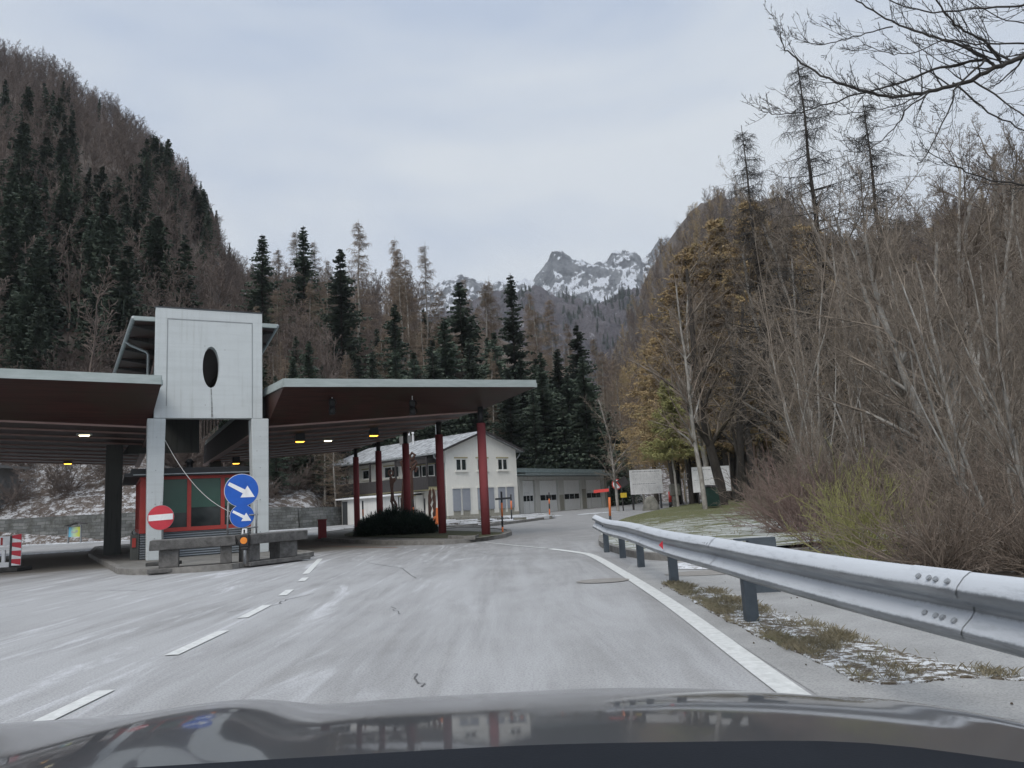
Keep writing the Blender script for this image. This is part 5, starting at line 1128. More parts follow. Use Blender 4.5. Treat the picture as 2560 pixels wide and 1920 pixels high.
b = MB(); b.hexa([(-0.4, -0.36, 1.11), (0.38, -0.36, 1.05), (0.38, 0.36, 1.05), (-0.4, 0.36, 1.11), (-0.3, -0.3, 1.22), (0.3, -0.3, 1.18), (0.3, 0.3, 1.18), (-0.3, 0.3, 1.22)]); b.build('lid', M['black'], t)
pb = D(1690, 1262, 60); t = thing('stone_pillar', (pb.x, 60, 0), 'weathered square stone wayside pillar with a wider head near the lone sapling', 'pillar'); part('shaft', M['rock'], t, (-0.2, 0.2, -0.2, 0.2, 0, 0.95)); part('head', M['rock'], t, (-0.38, 0.38, -0.3, 0.3, 0.951, 1.85), bevel=0.05)
pb = D(1542, 1272, 62); t = thing('no_vehicles_sign', (pb.x+0.1, 61.5, 0), 'round white sign with a red ring behind the tree trunk by the garage', 'road sign')
b = MB(); b.tube([(0, 0.05, 0), (0, 0.05, 2.4)], 0.035, 8); b.build('post', M['pole'], t); b = MB(); b.disc((0, 0, 2.1), (0, -1, 0), 0.42, 0.02, 28); b.build('plate', M['orange_red'], t); b = MB(); b.disc((0, -0.021, 2.1), (0, -1, 0), 0.34, 0.01, 28); b.build('sign_face', M['white'], t)
pb = D(1559, 1275, 60); t = thing('arrow_board', (pb.x, 60, 0), 'dark post with an orange-black arrow board over a small yellow plate', 'road sign')
b = MB(); b.tube([(0, 0.05, -0.05), (-0.1, 0.05, 2.5)], 0.05, 8); b.build('post', M['wood_dark'], t); part('yellow_plate', plain('yellow_sign', (0.6, 0.42, 0.03), 0.5), t, (-0.16, 0.32, -0.03, 0.0, 1.02, 1.38))
b = MB(); b.slab([(-0.5, -0.02, 2.25), (0.25, -0.02, 2.7), (0.6, -0.02, 2.1), (-0.05, -0.02, 1.7)], (0, -0.02, 0)); b.build('board', M['wood_dark'], t); b = MB(); b.slab([(-0.42, -0.045, 2.24), (-0.34, -0.045, 2.30), (-0.05, -0.045, 1.85), (-0.12, -0.045, 1.80)], (0, -0.01, 0)); b.build('stripe', M['orange_red'], t)
t = thing('wayside_cross', (D(1716, 1250, 64).x, 64, 0.1), 'slender pale wayside cross standing between the two boards', 'cross')
b = MB(); b.box(-0.06, 0.06, -0.05, 0.05, 0, 2.7); b.build('upright', M['kerb'], t); b = MB(); b.box(-0.32, 0.32, -0.055, 0.055, 2.1, 2.2); b.box(-0.3, 0.3, -0.056, 0.056, 2.55, 2.62); b.build('crossbar', M['kerb'], t)
sheet('snowy_track', [tuple(G(*q_)[:2]) for q_ in [(1600, 1262), (1690, 1258)]]+[(22, 88), (15, 88)], 0.05, M['snow'])

# ------------------------------------------------------------------ own car: bonnet and dashboard seen through the windscreen
t = thing('car', (0, 0, 0), 'dark grey car bonnet and dashboard edge filling the bottom of the view', 'car')
def hz(x, y):
    z = 0.956+0.052*y-0.085*y*y
    x0 = x-(-0.42)
    z -= 0.155*max(0, (x-0.05)/1.1)**2 * (1 if y > 0 else 1)
    z -= 0.05*max(0, (-1.2-x)/0.4)**2
    cx = -0.50-0.10*(y-0.8); d = x-cx
    z += 0.016*math.exp(-(d/0.13)**2) - 0.006*math.exp(-((d-0.16)/0.09)**2)
    cx = 0.62+0.05*(y-0.8); d = x-cx; z += 0.006*math.exp(-(d/0.06)**2)
    if y > 1.66: z -= 0.9*(y-1.66)**2
    return z
xs = np.linspace(-1.75, 1.75, 150); ys = np.concatenate([np.linspace(0.74, 1.66, 50), np.linspace(1.69, 2.25, 14)])
V = [(x, y-0.05*(x+0.1)**2*(y > 1.0)*(y-1.0), hz(x, y)) for x in xs for y in ys]; ny = len(ys)
Q = [(i*ny+j, (i+1)*ny+j, (i+1)*ny+j+1, i*ny+j+1) for i in range(len(xs)-1) for j in range(ny-1)]
m = mat('dark_grey_car_paint', 0.32, 0.4); q = NB(m)
q.color(q.mix(q.noise(q.coord('Object'), 900, 2), (0.075, 0.078, 0.087), (0.11, 0.113, 0.123))); q.b.inputs['Coat Weight'].default_value = 0.75; q.b.inputs['Coat Roughness'].default_value = 0.05; M['carpaint'] = m
mesh_np('bonnet', V, Q, M['carpaint'], t, True)
m = mat('dashboard_plastic', 0.85); q = NB(m); q.b.inputs['Specular IOR Level'].default_value = 0.12; q.color(q.mix(q.noise(q.coord('Object'), 5, 4), (0.010, 0.012, 0.016), (0.018, 0.021, 0.027))); q.bump(q.noise(q.coord('Object'), 300, 2), 0.2, 0.002); M['dash'] = m
def dz(x, y): return 0.980+0.06*(0.735-y)-0.16*max(0, x+0.05)**2-0.010*max(0, -x)**2-0.25*max(0, 0.55-y)**2+0.006*math.exp(-((x-0.3)/0.12)**2)
xs = np.linspace(-1.2, 1.2, 60); ys2 = np.linspace(0.40, 0.735, 14)
V = [(x, y, min(dz(x, y), 5)) for x in xs for y in ys2]; ny = len(ys2)
Q = [(i*ny+j, (i+1)*ny+j, (i+1)*ny+j+1, i*ny+j+1) for i in range(len(xs)-1) for j in range(ny-1)]
mesh_np('dashboard', V, Q, M['dash'], t, True)

# ------------------------------------------------------------------ trees
def segs_mesh(name, segs, n, m, parent=None, n_hi=None, rcut=1e9):
    S = np.array([(*a, *b, r0, r1) for a, b, r0, r1 in segs], dtype=np.float64)
    Vs, Qs = [], []; base = 0
    groups = [(S, n)] if n_hi is None else [(S[S[:, 6] < rcut], n), (S[S[:, 6] >= rcut], n_hi)]
    for G_, k in groups:
        if len(G_) == 0: continue
        p0, p1 = G_[:, :3], G_[:, 3:6]; d = p1-p0; L = np.linalg.norm(d, axis=1, keepdims=True); L[L == 0] = 1; d /= L
        ref = np.where(np.abs(d[:, 2:3]) > 0.9, np.array([[1.0, 0, 0]]), np.array([[0, 0, 1.0]]))
        a = np.cross(d, ref); a /= np.linalg.norm(a, axis=1, keepdims=True); b = np.cross(d, a)
        ang = np.arange(k)*2*np.pi/k; ca, sa = np.cos(ang)[None, :, None], np.sin(ang)[None, :, None]
        ring = a[:, None, :]*ca+b[:, None, :]*sa
        v0 = p0[:, None, :]+ring*G_[:, 6][:, None, None]; v1 = (p1+d*G_[:, 7:8]*0.3)[:, None, :]+ring*G_[:, 7][:, None, None]
        V = np.concatenate([v0, v1], axis=1).reshape(-1, 3); N = len(G_)
        o = (np.arange(N)*2*k)[:, None]; i = np.arange(k)[None, :]; j = (i+1) % k
        Q = np.stack([o+i, o+j, o+k+j, o+k+i], axis=2).reshape(-1, 4)+base
        Vs.append(V); Qs.append(Q); base += len(V)
    return mesh_np(name, np.concatenate(Vs), np.concatenate(Qs), m, parent, True)
def norm3(x, y, z):
    l = math.sqrt(x*x+y*y+z*z) or 1; return x/l, y/l, z/l
def grow(out, p, d, L, r, lev, P, rg):
    """one branch of level lev; P[lev] = (steps, wiggle, upturn, children per step, child length ratio, child angle, taper)"""
    steps, wig, up, kids, ratio, cang, taper = P[lev]
    st = L/steps; rr = r; x, y, z = p; dx, dy, dz = d
    for i in range(steps):
        dx, dy, dz = norm3(dx+rg.gauss(0, wig), dy+rg.gauss(0, wig), dz+rg.gauss(0, wig)+up)
        nx, ny, nz_ = x+dx*st, y+dy*st, z+dz*st
        r2 = max(r*(1-(i+1)/steps*taper), P['rmin'])
        out.append(((x, y, z), (nx, ny, nz_), rr, r2)); rr = r2
        x, y, z = nx, ny, nz_
        if lev+1 in P:
            c = int(kids)+(1 if rg.random() < kids-int(kids) else 0)
            if lev == 0 and i < P.get('bare', 0): c = 0
            for _ in range(c):
                t = rg.random(); qx, qy, qz = x-dx*st*t, y-dy*st*t, z-dz*st*t
                ax, ay, az_ = norm3(rg.gauss(0, 1), rg.gauss(0, 1), rg.gauss(0, 1)*(0.45 if P.get('flat') else 1))
                k = ax*dx+ay*dy+az_*dz; ax, ay, az_ = norm3(ax-k*dx, ay-k*dy, az_-k*dz)
                a = cang*rg.uniform(0.7, 1.25); ca, sa = math.cos(a), math.sin(a)
                prog = (i+1)/steps
                lr = L*ratio*rg.uniform(0.65, 1.2)*(1-prog*0.55)
                grow(out, (qx, qy, qz), norm3(dx*ca+ax*sa, dy*ca+ay*sa, dz*ca+az_*sa), lr, max(rr*0.62, P['rmin']), lev+1, P, rg)
def bark(name, a, b, c=None): return mottled(name, a, b, 5, 0.9, 0, 0.25, 20, c3=c, stretch=(1, 1, 0.4), rnd=0.3)
M['bark_grey'] = bark('grey_bark', (0.13, 0.125, 0.112), (0.30, 0.285, 0.26), (0.44, 0.425, 0.395))
M['bark_dark'] = bark('dark_bark', (0.03, 0.026, 0.022), (0.075, 0.065, 0.056))
M['twig_grey'] = mottled('grey_brown_twigs', (0.13, 0.108, 0.086), (0.29, 0.245, 0.20), 1.2, 0.9, 0, 0, rnd=0.35)
M['twig_red'] = mottled('red_brown_twigs', (0.13, 0.102, 0.082), (0.25, 0.20, 0.16), 1.2, 0.9, 0, 0, rnd=0.3)
M['twig_far'] = mottled('far_brown_twigs', (0.11, 0.088, 0.078), (0.20, 0.162, 0.142), 0.6, 0.95, 0, 0, rnd=0.5)
M['twig_larch'] = mottled('larch_twigs', (0.15, 0.115, 0.085), (0.28, 0.22, 0.165), 1.0, 0.9, 0, 0, rnd=0.35)
M['twig_gold'] = mottled('yellowing_larch_needles', (0.22, 0.16, 0.085), (0.38, 0.28, 0.15), 0.5, 0.9, 0, 0, c3=(0.31, 0.27, 0.13), rnd=0.25)
M['twig_black'] = mottled('backlit_twigs', (0.03, 0.028, 0.026), (0.065, 0.06, 0.055), 2, 0.9, 0, 0)
M['twig_olive'] = mottled('olive_bush_twigs', (0.20, 0.20, 0.075), (0.37, 0.36, 0.15), 2, 0.9, 0, 0)
M['twig_wine'] = mottled('wine_red_bush_twigs', (0.13, 0.092, 0.080), (0.25, 0.18, 0.155), 2, 0.9, 0, 0)
M['needles'] = mottled('spruce_needles', (0.026, 0.042, 0.031), (0.060, 0.084, 0.060), 0.6, 0.85, 0, 0, c3=(0.10, 0.122, 0.086), rnd=0.7)
M['juniper'] = mottled('juniper_needles', (0.008, 0.020, 0.015), (0.022, 0.045, 0.032), 1.5, 0.85, 0, 0, c3=(0.035, 0.06, 0.04))

BT = []     # near leafless trees
def make_bare(seed, H, r0, kind=0):
    rg = random.Random(seed)
    if kind == 0:      # broad, ascending
        P = {0: (9, 0.06, 0.03, 2.1, 0.48, 0.72, 0.72), 1: (6, 0.10, 0.045, 1.7, 0.50, 0.65, 0.8), 2: (5, 0.13, 0.03, 1.6, 0.50, 0.7, 0.8), 3: (3, 0.16, 0.02, 1.3, 0.55, 0.7, 0.6), 4: (2, 0.2, 0.0, 0, 0, 0, 0.5), 'rmin': 0.0045, 'bare': 2}
    else:              # slender, steep pole tree
        P = {0: (11, 0.04, 0.05, 2.2, 0.34, 0.62, 0.80), 1: (5, 0.10, 0.07, 1.8, 0.48, 0.6, 0.8), 2: (4, 0.14, 0.04, 1.8, 0.5, 0.7, 0.8), 3: (3, 0.16, 0.02, 0, 0, 0, 0.6), 'rmin': 0.005, 'bare': 3}
    out = []; grow(out, (0, 0, -0.3), norm3(rg.gauss(0, 0.06), rg.gauss(0, 0.06), 1), H, r0, 0, P, rg)
    n0 = P[0][0]
    # trunk = thick segments
    tr = [s for s in out if s[2] > r0*0.30]; cr = [s for s in out if s[2] <= r0*0.30]
    return tr, cr
def tree_thing(name, loc, tr, cr, m_tr, m_cr, label, cat, group=None, k=3):
    t = thing(name, loc, label, cat, group)
    segs_mesh('trunk', tr, 7, m_tr, t); segs_mesh('crown', cr, k, m_cr, t); return t
def larch(seed, H, r0, hang=1.0, rmin=0.007, dens=1.0, wide=0.17, lo=0.16, tuft=0.0):
    rg = random.Random(seed); tr, cr = [], []
    n = 14; x = y = 0; prev = (0, 0, -0.3)
    pts = [prev]
    for i in range(n):
        x += rg.gauss(0, 0.05); y += rg.gauss(0, 0.05); pts.append((x, y, H*(i+1)/n))
    for i in range(n): tr.append((pts[i], pts[i+1], r0*(1-i/n*0.95), r0*(1-(i+1)/n*0.95)+0.004))
    z = H*lo
    while z < H*0.985:
        s = z/H; k = min(n-1, int(s*n)); f = s*n-k; cx = pts[k][0]+(pts[k+1][0]-pts[k][0])*f; cy = pts[k][1]+(pts[k+1][1]-pts[k][1])*f
        for _ in range(rg.choice((2, 3, 3, 4))):
            a = rg.uniform(0, 6.283); L = ((H-z)*wide+0.25)*rg.uniform(0.6, 1.2)*(0.55+0.45*min(1, s/0.35)); el = rg.uniform(-0.15, 0.25)
            p = (cx, cy, z+rg.uniform(-0.1, 0.1)); d = (math.cos(a)*math.cos(el), math.sin(a)*math.cos(el), math.sin(el)); st = 6; r = 0.012+0.010*L
            for i in range(st):
                d = norm3(d[0]+rg.gauss(0, 0.08), d[1]+rg.gauss(0, 0.08), d[2]-0.07+0.05*i)
                q_ = (p[0]+d[0]*L/st, p[1]+d[1]*L/st, p[2]+d[2]*L/st); r2 = max(rmin, r*(1-(i+1)/st)); cr.append((p, q_, max(rmin, r*(1-i/st)), r2))
                for _k in range(int(2*dens+rg.random())):
                    b = rg.uniform(0, 6.283); l2 = rg.uniform(0.2, 0.6)*hang*(0.5+L*0.25); e = rg.uniform(-1.1, 0.1)
                    dd = norm3(math.cos(b)*math.cos(e)+d[0]*0.5, math.sin(b)*math.cos(e)+d[1]*0.5, math.sin(e)); q2 = (q_[0]+dd[0]*l2, q_[1]+dd[1]*l2, q_[2]+dd[2]*l2)
                    cr.append((q_, q2, rmin, rmin*0.8))
                    for _t in range(5 if tuft else 0):
                        f_ = rg.random(); c_ = [q_[j]+(q2[j]-q_[j])*f_ for j in range(3)]; e_ = [c_[j]+rg.gauss(0, tuft) for j in range(3)]; cr.append((tuple(c_), tuple(e_), tuft*0.36, tuft*0.15))
                    if dens > 1.2: cr.append((q2, (q2[0]+rg.gauss(0, .12), q2[1]+rg.gauss(0, .12), q2[2]-rg.uniform(0.05, 0.3)), rmin*.8, rmin*.7))
                p = q_
        z += rg.uniform(0.22, 0.5)*H/22
    return tr, cr
def spruce(seed, H, r0, sz=0.5, wide=0.20, lean=0.0, gap=0.0, lo=0.06, quads=5):
    rg = random.Random(seed); tr = [((0, 0, -0.5), (0, 0, H*0.5), r0, r0*0.55), ((0, 0, H*0.5), (0, 0, H), r0*0.55, 0.015)]
    V, Q = [], []
    z = H*lo
    while z < H*0.995:
        s = z/H
        for _ in range(rg.choice((4, 5, 6))):
            if rg.random() < gap: continue
            a = rg.uniform(0, 6.283); L = ((H-z)**0.93*1.2*wide+0.22)*rg.uniform(0.45, 1.15)*(0.75+0.25*min(1, s/0.2))*(1+0.55*mnoise.noise(Vector((math.cos(a)*0.9+seed, math.sin(a)*0.9, z*0.42)))); dr = rg.uniform(0.15, 0.6)*(1-s*0.6)
            ca, sa = math.cos(a), math.sin(a); n = max(2, int(quads*(0.4+0.6*(1-s))))
            for i in range(n):
                t = (i+0.6)/n; rr = L*t; zz = z-dr*L*t+0.16*L*t*t+rg.gauss(0, 0.04)
                bx, by = ca*rr, sa*rr; w = sz*(0.45+0.55*(1-t))*rg.uniform(0.7, 1.3)*min(1, 0.35+L*0.4)
                for sd in (-1, 1):      # side sprays, drooping
                    ox, oy = -sa*sd*w+ca*w*0.5, ca*sd*w+sa*w*0.5; k = len(V); dp = w*rg.uniform(0.15, 0.6)
                    V += [(bx, by, zz+0.03), (bx+ox*0.35+ca*w*0.35, by+oy*0.35+sa*w*0.35, zz-dp*0.2), (bx+ox, by+oy, zz-dp), (bx+ox*0.55-ca*w*0.3, by+oy*0.55-sa*w*0.3, zz-dp*0.8)]; Q.append((k, k+1, k+2, k+3))
                k = len(V); dp = w*rg.uniform(0.5, 1.1)     # hanging spray
                V += [(bx-ca*w*0.4, by-sa*w*0.4, zz+0.03), (bx+ca*w*0.5, by+sa*w*0.5, zz-0.02), (bx+ca*w*0.35+rg.gauss(0, .05), by+sa*w*0.35, zz-dp*0.7), (bx-ca*w*0.1, by-sa*w*0.1, zz-dp)]; Q.append((k, k+1, k+2, k+3))
        z += rg.uniform(0.6, 1.2)*(0.40-0.16*s)*H/20
    return tr, V, Q
def spruce_thing(loc, seed, H, label, group, **kw):
    tr, V, Q = spruce(seed, H, H*0.011, **kw)
    t = thing('spruce_tree', loc, label, 'spruce tree', group); segs_mesh('trunk', tr, 7, M['bark_dark'], t); mesh_np('crown', V, Q, M['needles'], t); return t

def base_z(x, y):
    az = math.degrees(math.atan2(x, y)); r = math.hypot(x, y)
    zz = [-0.3]
    if -80 <= az <= 21 and r > interp(az, RB_A)-2: zz.append(terr_A(az, r))
    if az > 6 and r > interp(az, [(5, 190), (12, 120), (20, 80), (30, 62), (45, 50), (70, 50)]): zz.append(terr_D(az, r))
    return max(zz)
used = {}
def put(proto, ph, x, y, H, rg, label=None, group=None, sw=1.0, key=None):
    key = key or proto.name
    s = H/ph; z = base_z(x, y)
    if key not in used:
        used[key] = 1; o = proto; o.location = (x, y, z); o.rotation_euler = (0, 0, rg.uniform(0, 6.28)); o.scale = (s*sw, s*sw, s)
        if label: o['label'] = label
        if group: o['group'] = group
        return o
    return dup(proto, (x, y, z), rg.uniform(0, 6.28), label, (s*sw, s*sw, s), group)
def put_tip(proto, ph, px, py, Y, rg, label=None, group=None, sw=1.0, lift=0.0):
    p = D(px, py, Y); z = base_z(p.x, p.y); H = max(4, p.z-z); return put(proto, ph, p.x, p.y, H, rg, label, group, sw)

rg = random.Random(77)
# --- the wood behind the house
SP = [spruce_thing((0, 0, 0), 11+i, 22, 'dark', None, wide=w_, sz=s_, gap=g_, lo=l_, quads=8) for i, (w_, s_, g_, l_) in enumerate(((0.20, 0.62, 0.0, 0.03), (0.25, 0.68, 0.05, 0.03), (0.17, 0.58, 0.1, 0.06), (0.28, 0.75, 0.0, 0.02)))]
LA = []
for i, (h_, w_, d_) in enumerate(((1.2, 0.19, 1.7), (1.3, 0.24, 1.5), (1.0, 0.17, 1.8))):
    tr, cr = larch(31+i, 22, 0.20, h_, 0.011, d_, w_); LA.append(tree_thing('larch_tree', (0, 0, 0), tr, cr, M['bark_grey'], M['twig_larch'], 'bare', 'larch tree'))
gs, gl = 'spruces in the wood behind the house', 'leafless larches in the wood behind the house'
ls, ll = 'dark green spruce in the dense wood behind the checkpoint and the white house', 'leafless tan-brown larch in the wood behind the checkpoint and the white house'
for px_, py_, Y, v in ((655, 585, 105, 0), (758, 562, 112, 0), (850, 622, 104, 3), (1148, 705, 104, 3), (1275, 682, 104, 0), (1440, 812, 104, 1), (1392, 872, 98, 3), (1350, 880, 96, 1), (1455, 890, 92, 3), (1235, 830, 94, 1),
                        (985, 760, 92, 1), (1110, 800, 90, 3), (1330, 960, 88, 1), (1405, 985, 90, 3), (1470, 1000, 96, 1), (740, 840, 84, 3), (660, 900, 78, 1), (600, 900, 80, 3), (930, 880, 88, 3), (1040, 900, 88, 1), (1270, 920, 88, 3), (1180, 900, 90, 1), (1500, 1060, 100, 3), (700, 1120, 74, 3), (1560, 1090, 105, 1)):
    put_tip(SP[v], 22, px_, py_, Y, rg, ls, gs, rg.uniform(1.1, 1.5))
for px_, py_, Y in ((885, 545, 118), (790, 600, 115), (745, 575, 118), (978, 590, 118), (1002, 612, 114), (1058, 606, 116), (1020, 640, 112), (700, 620, 110), (820, 640, 110), (690, 720, 96), (770, 700, 98), (640, 760, 94), (1010, 700, 98), (1100, 720, 108), (1205, 700, 112), (1230, 690, 116), (1330, 720, 112), (1345, 760, 104), (1380, 740, 112), (1500, 870, 112), (1540, 890, 108), (1485, 840, 116), (1410, 800, 114), (1160, 690, 116), (1060, 790, 94), (960, 820, 92), (1125, 830, 92), (1220, 870, 90), (870, 880, 90), (780, 860, 88), (700, 850, 86), (1520, 960, 104), (1570, 980, 100), (1590, 1010, 92), (640, 960, 78), (600, 800, 92), (560, 760, 96), (520, 840, 88)):
    put_tip(LA[rg.randrange(3)], 22, px_, py_, Y, rg, ll, gl, rg.uniform(0.85, 1.3))
for k in range(46):
    px_ = rg.uniform(420, 1600); put_tip(LA[rg.randrange(3)], 22, px_, interp(px_, [(420, 800), (700, 720), (1100, 730), (1400, 800), (1600, 1010)])+rg.uniform(10, 110), rg.uniform(120, 165), rg, ll, gl, rg.uniform(1.0, 1.4))
for k in range(20): put_tip(SP[rg.choice((1, 3))], 22, 1300+13*k, interp(1300+13*k, [(1300, 930), (1400, 960), (1560, 1080)])+rg.uniform(-60, 60), rg.uniform(88, 104), rg, ls, gs, rg.uniform(1.3, 1.7))
for k in range(14): put_tip(SP[rg.choice((1, 3))], 22, 620+46*k, rg.uniform(820, 1000), rg.uniform(84, 98), rg, ls, gs, rg.uniform(1.1, 1.5))
for k in range(7):
    px_ = rg.uniform(560, 1500); put_tip(SP[rg.randrange(4)], 22, px_, interp(px_, [(420, 820), (700, 730), (1100, 740), (1500, 900)])+rg.uniform(20, 120), rg.uniform(115, 150), rg, ls, gs, rg.uniform(1.0, 1.3))

for px_, Y, v in ((560, 70, 1), (610, 68, 3), (655, 70, 1), (690, 66, 2), (735, 72, 3), (775, 70, 1), (815, 76, 3), (850, 80, 1)):
    p = D(px_, 1150, Y); put(SP[v], 22, p.x, p.y, rg.uniform(9, 14), rg, ls, gs, 1.2)
for k in range(9): p = D(600+k*30, 1150, 67+rg.random()*8); put(LA[k % 3], 22, p.x, p.y, rg.uniform(8, 12), rg, ll, gl, 1.3)
# --- steep hillside on the left
def cast(px_, py_):
    az, t = az_tan(px_, py_); r = interp(az, RB_A)+0.5; rr = interp(az, RR_A)
    while r < rr:
        if terr_A(az, r) >= HC+t*r: return r*math.sin(R(az)), r*math.cos(R(az)), r
        r += 2.5
    return rr*math.sin(R(az)), rr*math.cos(R(az)), rr
def low_spruce(seed, H, wide, gap, sz): tr, V, Q = spruce(seed, H, H*0.012, sz=sz, wide=wide, gap=gap, quads=3); o = mesh_np('spruce_tree', V, Q, M['needles']); segs = None; return o, tr
HS = []
for i, (w_, g_, l_) in enumerate(((0.19, 0.1, 0.12), (0.25, 0.3, 0.2), (0.30, 0.15, 0.05), (0.16, 0.45, 0.3), (0.34, 0.4, 0.1))):
    tr, V, Q = spruce(51+i, 20, 0.2, sz=0.95, wide=w_, gap=g_, quads=4, lo=l_)
    k = len(V)
    for r_, z_ in ((0.22, -1.5), (0.05, 19)):
        for a in range(4): V.append((r_*math.cos(a*1.571), r_*math.sin(a*1.571), z_))
    for a in range(4): b_ = (a+1) % 4; Q.append((k+a, k+b_, k+4+b_, k+4+a))
    o = mesh_np('spruce_tree', V, Q, M['needles']); HS.append(tag(o, 'dark spruce on the steep wooded hillside at the left', 'spruce tree', 'spruces on the left hillside'))
for cx, cy, rx, ry, n in ((25, 330, 45, 60, 9), (110, 400, 40, 60, 7), (70, 520, 70, 50, 9), (190, 480, 50, 50, 6), (130, 640, 110, 50, 14), (60, 800, 80, 70, 15), (250, 640, 45, 70, 10), (230, 800, 100, 60, 18), (330, 560, 40, 50, 9), (385, 440, 28, 50, 10), (440, 520, 40, 60, 14), (515, 600, 30, 50, 10), (505, 745, 4, 4, 1), (388, 800, 30, 20, 4), (575, 680, 20, 20, 4),
                          (60, 950, 80, 50, 10), (300, 900, 60, 50, 8), (20, 680, 40, 60, 8), (160, 300, 60, 20, 4), (340, 700, 40, 40, 6), (450, 860, 40, 30, 4)):
    for _ in range(int(n*0.75)+1):
        x, y, r = cast(cx+rg.gauss(0, rx*0.6), cy+rg.gauss(0, ry*0.6)+25); o = put(HS[rg.randrange(5)], 20, x, y, rg.uniform(8, 16), rg, sw=rg.uniform(0.85, 1.5)); o.rotation_euler[0] = rg.gauss(0, 0.04); o.rotation_euler[1] = rg.gauss(0, 0.04)
for px_, py_, Hh in ((545, 500, 14), (572, 540, 15), (560, 560, 12), (520, 450, 15), (500, 420, 15), (470, 405, 16), (585, 610, 11)):
    x, y, r = cast(px_, py_+30); put(HS[0], 20, x, y, Hh, rg, sw=0.8)
HB = []
for i in range(3):
    g2 = random.Random(91+i); out = []
    P = {0: (7, 0.07, 0.05, 2.6, 0.42, 0.62, 0.8), 1: (5, 0.12, 0.07, 1.8, 0.5, 0.65, 0.7), 2: (3, 0.16, 0.04, 1.3, 0.6, 0.7, 0.5), 3: (2, 0.2, 0.0, 0, 0, 0, 0.4), 'rmin': 0.022, 'bare': 2}
    grow(out, (0, 0, -0.5), (0, 0, 1), 13, 0.17, 0, P, g2)
    o = segs_mesh('bare_tree', out, 3, M['twig_far']); HB.append(tag(o, 'leafless brown tree on the steep wooded hillside at the left', 'bare tree', 'leafless trees on the left hillside'))
pos_ = []
while len(pos_) < 2300:
    az = rg.uniform(-52, -7); rb, rr = interp(az, RB_A), interp(az, RR_A); r = math.sqrt(rg.uniform((rb+3)**2, (rr+6)**2))
    if az > -14 and rg.random() < 0.35: continue
    x, y = r*math.sin(R(az)), r*math.cos(R(az))
    if r < rb+16 and rg.random() < 0.75: continue
    pos_.append((r, x, y))
pos_ += [(interp(a, RR_A), (interp(a, RR_A)+rg.uniform(-6, 1))*math.sin(R(a)), (interp(a, RR_A)-3)*math.cos(R(a))) for a in [rg.uniform(-38, -20.5) for _ in range(110)]]
near_ = sorted(pos_)[:150]; far_ = sorted(pos_)[150:]
for r, x, y in near_: put(HB[rg.randrange(3)], 13, x, y, rg.uniform(8, 13.5), rg, sw=rg.uniform(0.9, 1.3))
def scatter(name, protos, pts, label, cat):
    me = bpy.data.meshes.new(name); me.from_pydata([p[:3] for p in pts], [], []); at = me.attributes.new('size', 'FLOAT', 'POINT'); at.data.foreach_set('value', [p[3] for p in pts])
    o = bpy.data.objects.new(name, me); col.objects.link(o); tag(o, label, cat, kind='stuff')
    ng = bpy.data.node_groups.new(name, 'GeometryNodeTree'); ng.interface.new_socket('Geometry', in_out='INPUT', socket_type='NodeSocketGeometry'); ng.interface.new_socket('Geometry', in_out='OUTPUT', socket_type='NodeSocketGeometry')
    N = ng.nodes; Lk = ng.links; gi = N.new('NodeGroupInput'); go = N.new('NodeGroupOutput'); ip = N.new('GeometryNodeInstanceOnPoints'); g2i = N.new('GeometryNodeGeometryToInstance')
    for pr in reversed(protos):
        oi = N.new('GeometryNodeObjectInfo'); oi.inputs[0].default_value = pr; Lk.new(oi.outputs['Geometry'], g2i.inputs[0])
    Lk.new(gi.outputs[0], ip.inputs['Points']); Lk.new(g2i.outputs[0], ip.inputs['Instance']); ip.inputs['Pick Instance'].default_value = True
    rv = N.new('FunctionNodeRandomValue'); rv.data_type = 'FLOAT_VECTOR'; rv.inputs[0].default_value = (-0.06, -0.06, 0); rv.inputs[1].default_value = (0.06, 0.06, 6.28); Lk.new(rv.outputs[0], ip.inputs['Rotation'])
    na = N.new('GeometryNodeInputNamedAttribute'); na.data_type = 'FLOAT'; na.inputs[0].default_value = 'size'; Lk.new(na.outputs[0], ip.inputs['Scale'])
    Lk.new(ip.outputs[0], go.inputs[0]); md = o.modifiers.new('scatter', 'NODES'); md.node_group = ng; return o
scatter('distant_wood', HB, [(x, y, base_z(x, y)-0.3, rg.uniform(0.6, 1.05)) for r, x, y in far_], 'mass of leafless brown woodland covering the upper left hillside up to its ridge', 'woodland')
HG = []
for i, mm in enumerate(('twig_gold', 'twig_larch')):
    g2 = random.Random(191+i); out = []
    grow(out, (0, 0, -0.5), (0, 0, 1), 13, 0.15, 0, {0: (8, 0.05, 0.06, 3.0, 0.40, 0.75, 0.8), 1: (5, 0.12, 0.02, 2.2, 0.5, 0.7, 0.7), 2: (3, 0.18, 0.0, 1.3, 0.6, 0.7, 0.5), 3: (2, 0.2, 0.0, 0, 0, 0, 0.4), 'rmin': 0.03, 'bare': 1}, g2)
    o = segs_mesh('bare_tree', out, 3, M[mm]); HG.append(tag(o, ('ochre-tinted tree on the rocky slope behind the boards', 'tan-brown tree on the rocky slope behind the boards')[i], 'bare tree', 'trees on the rocky slope')); p = D(1700+60*i, 1100, 95); o.location = (p.x, p.y, base_z(p.x, p.y))
rg = random.Random(88)
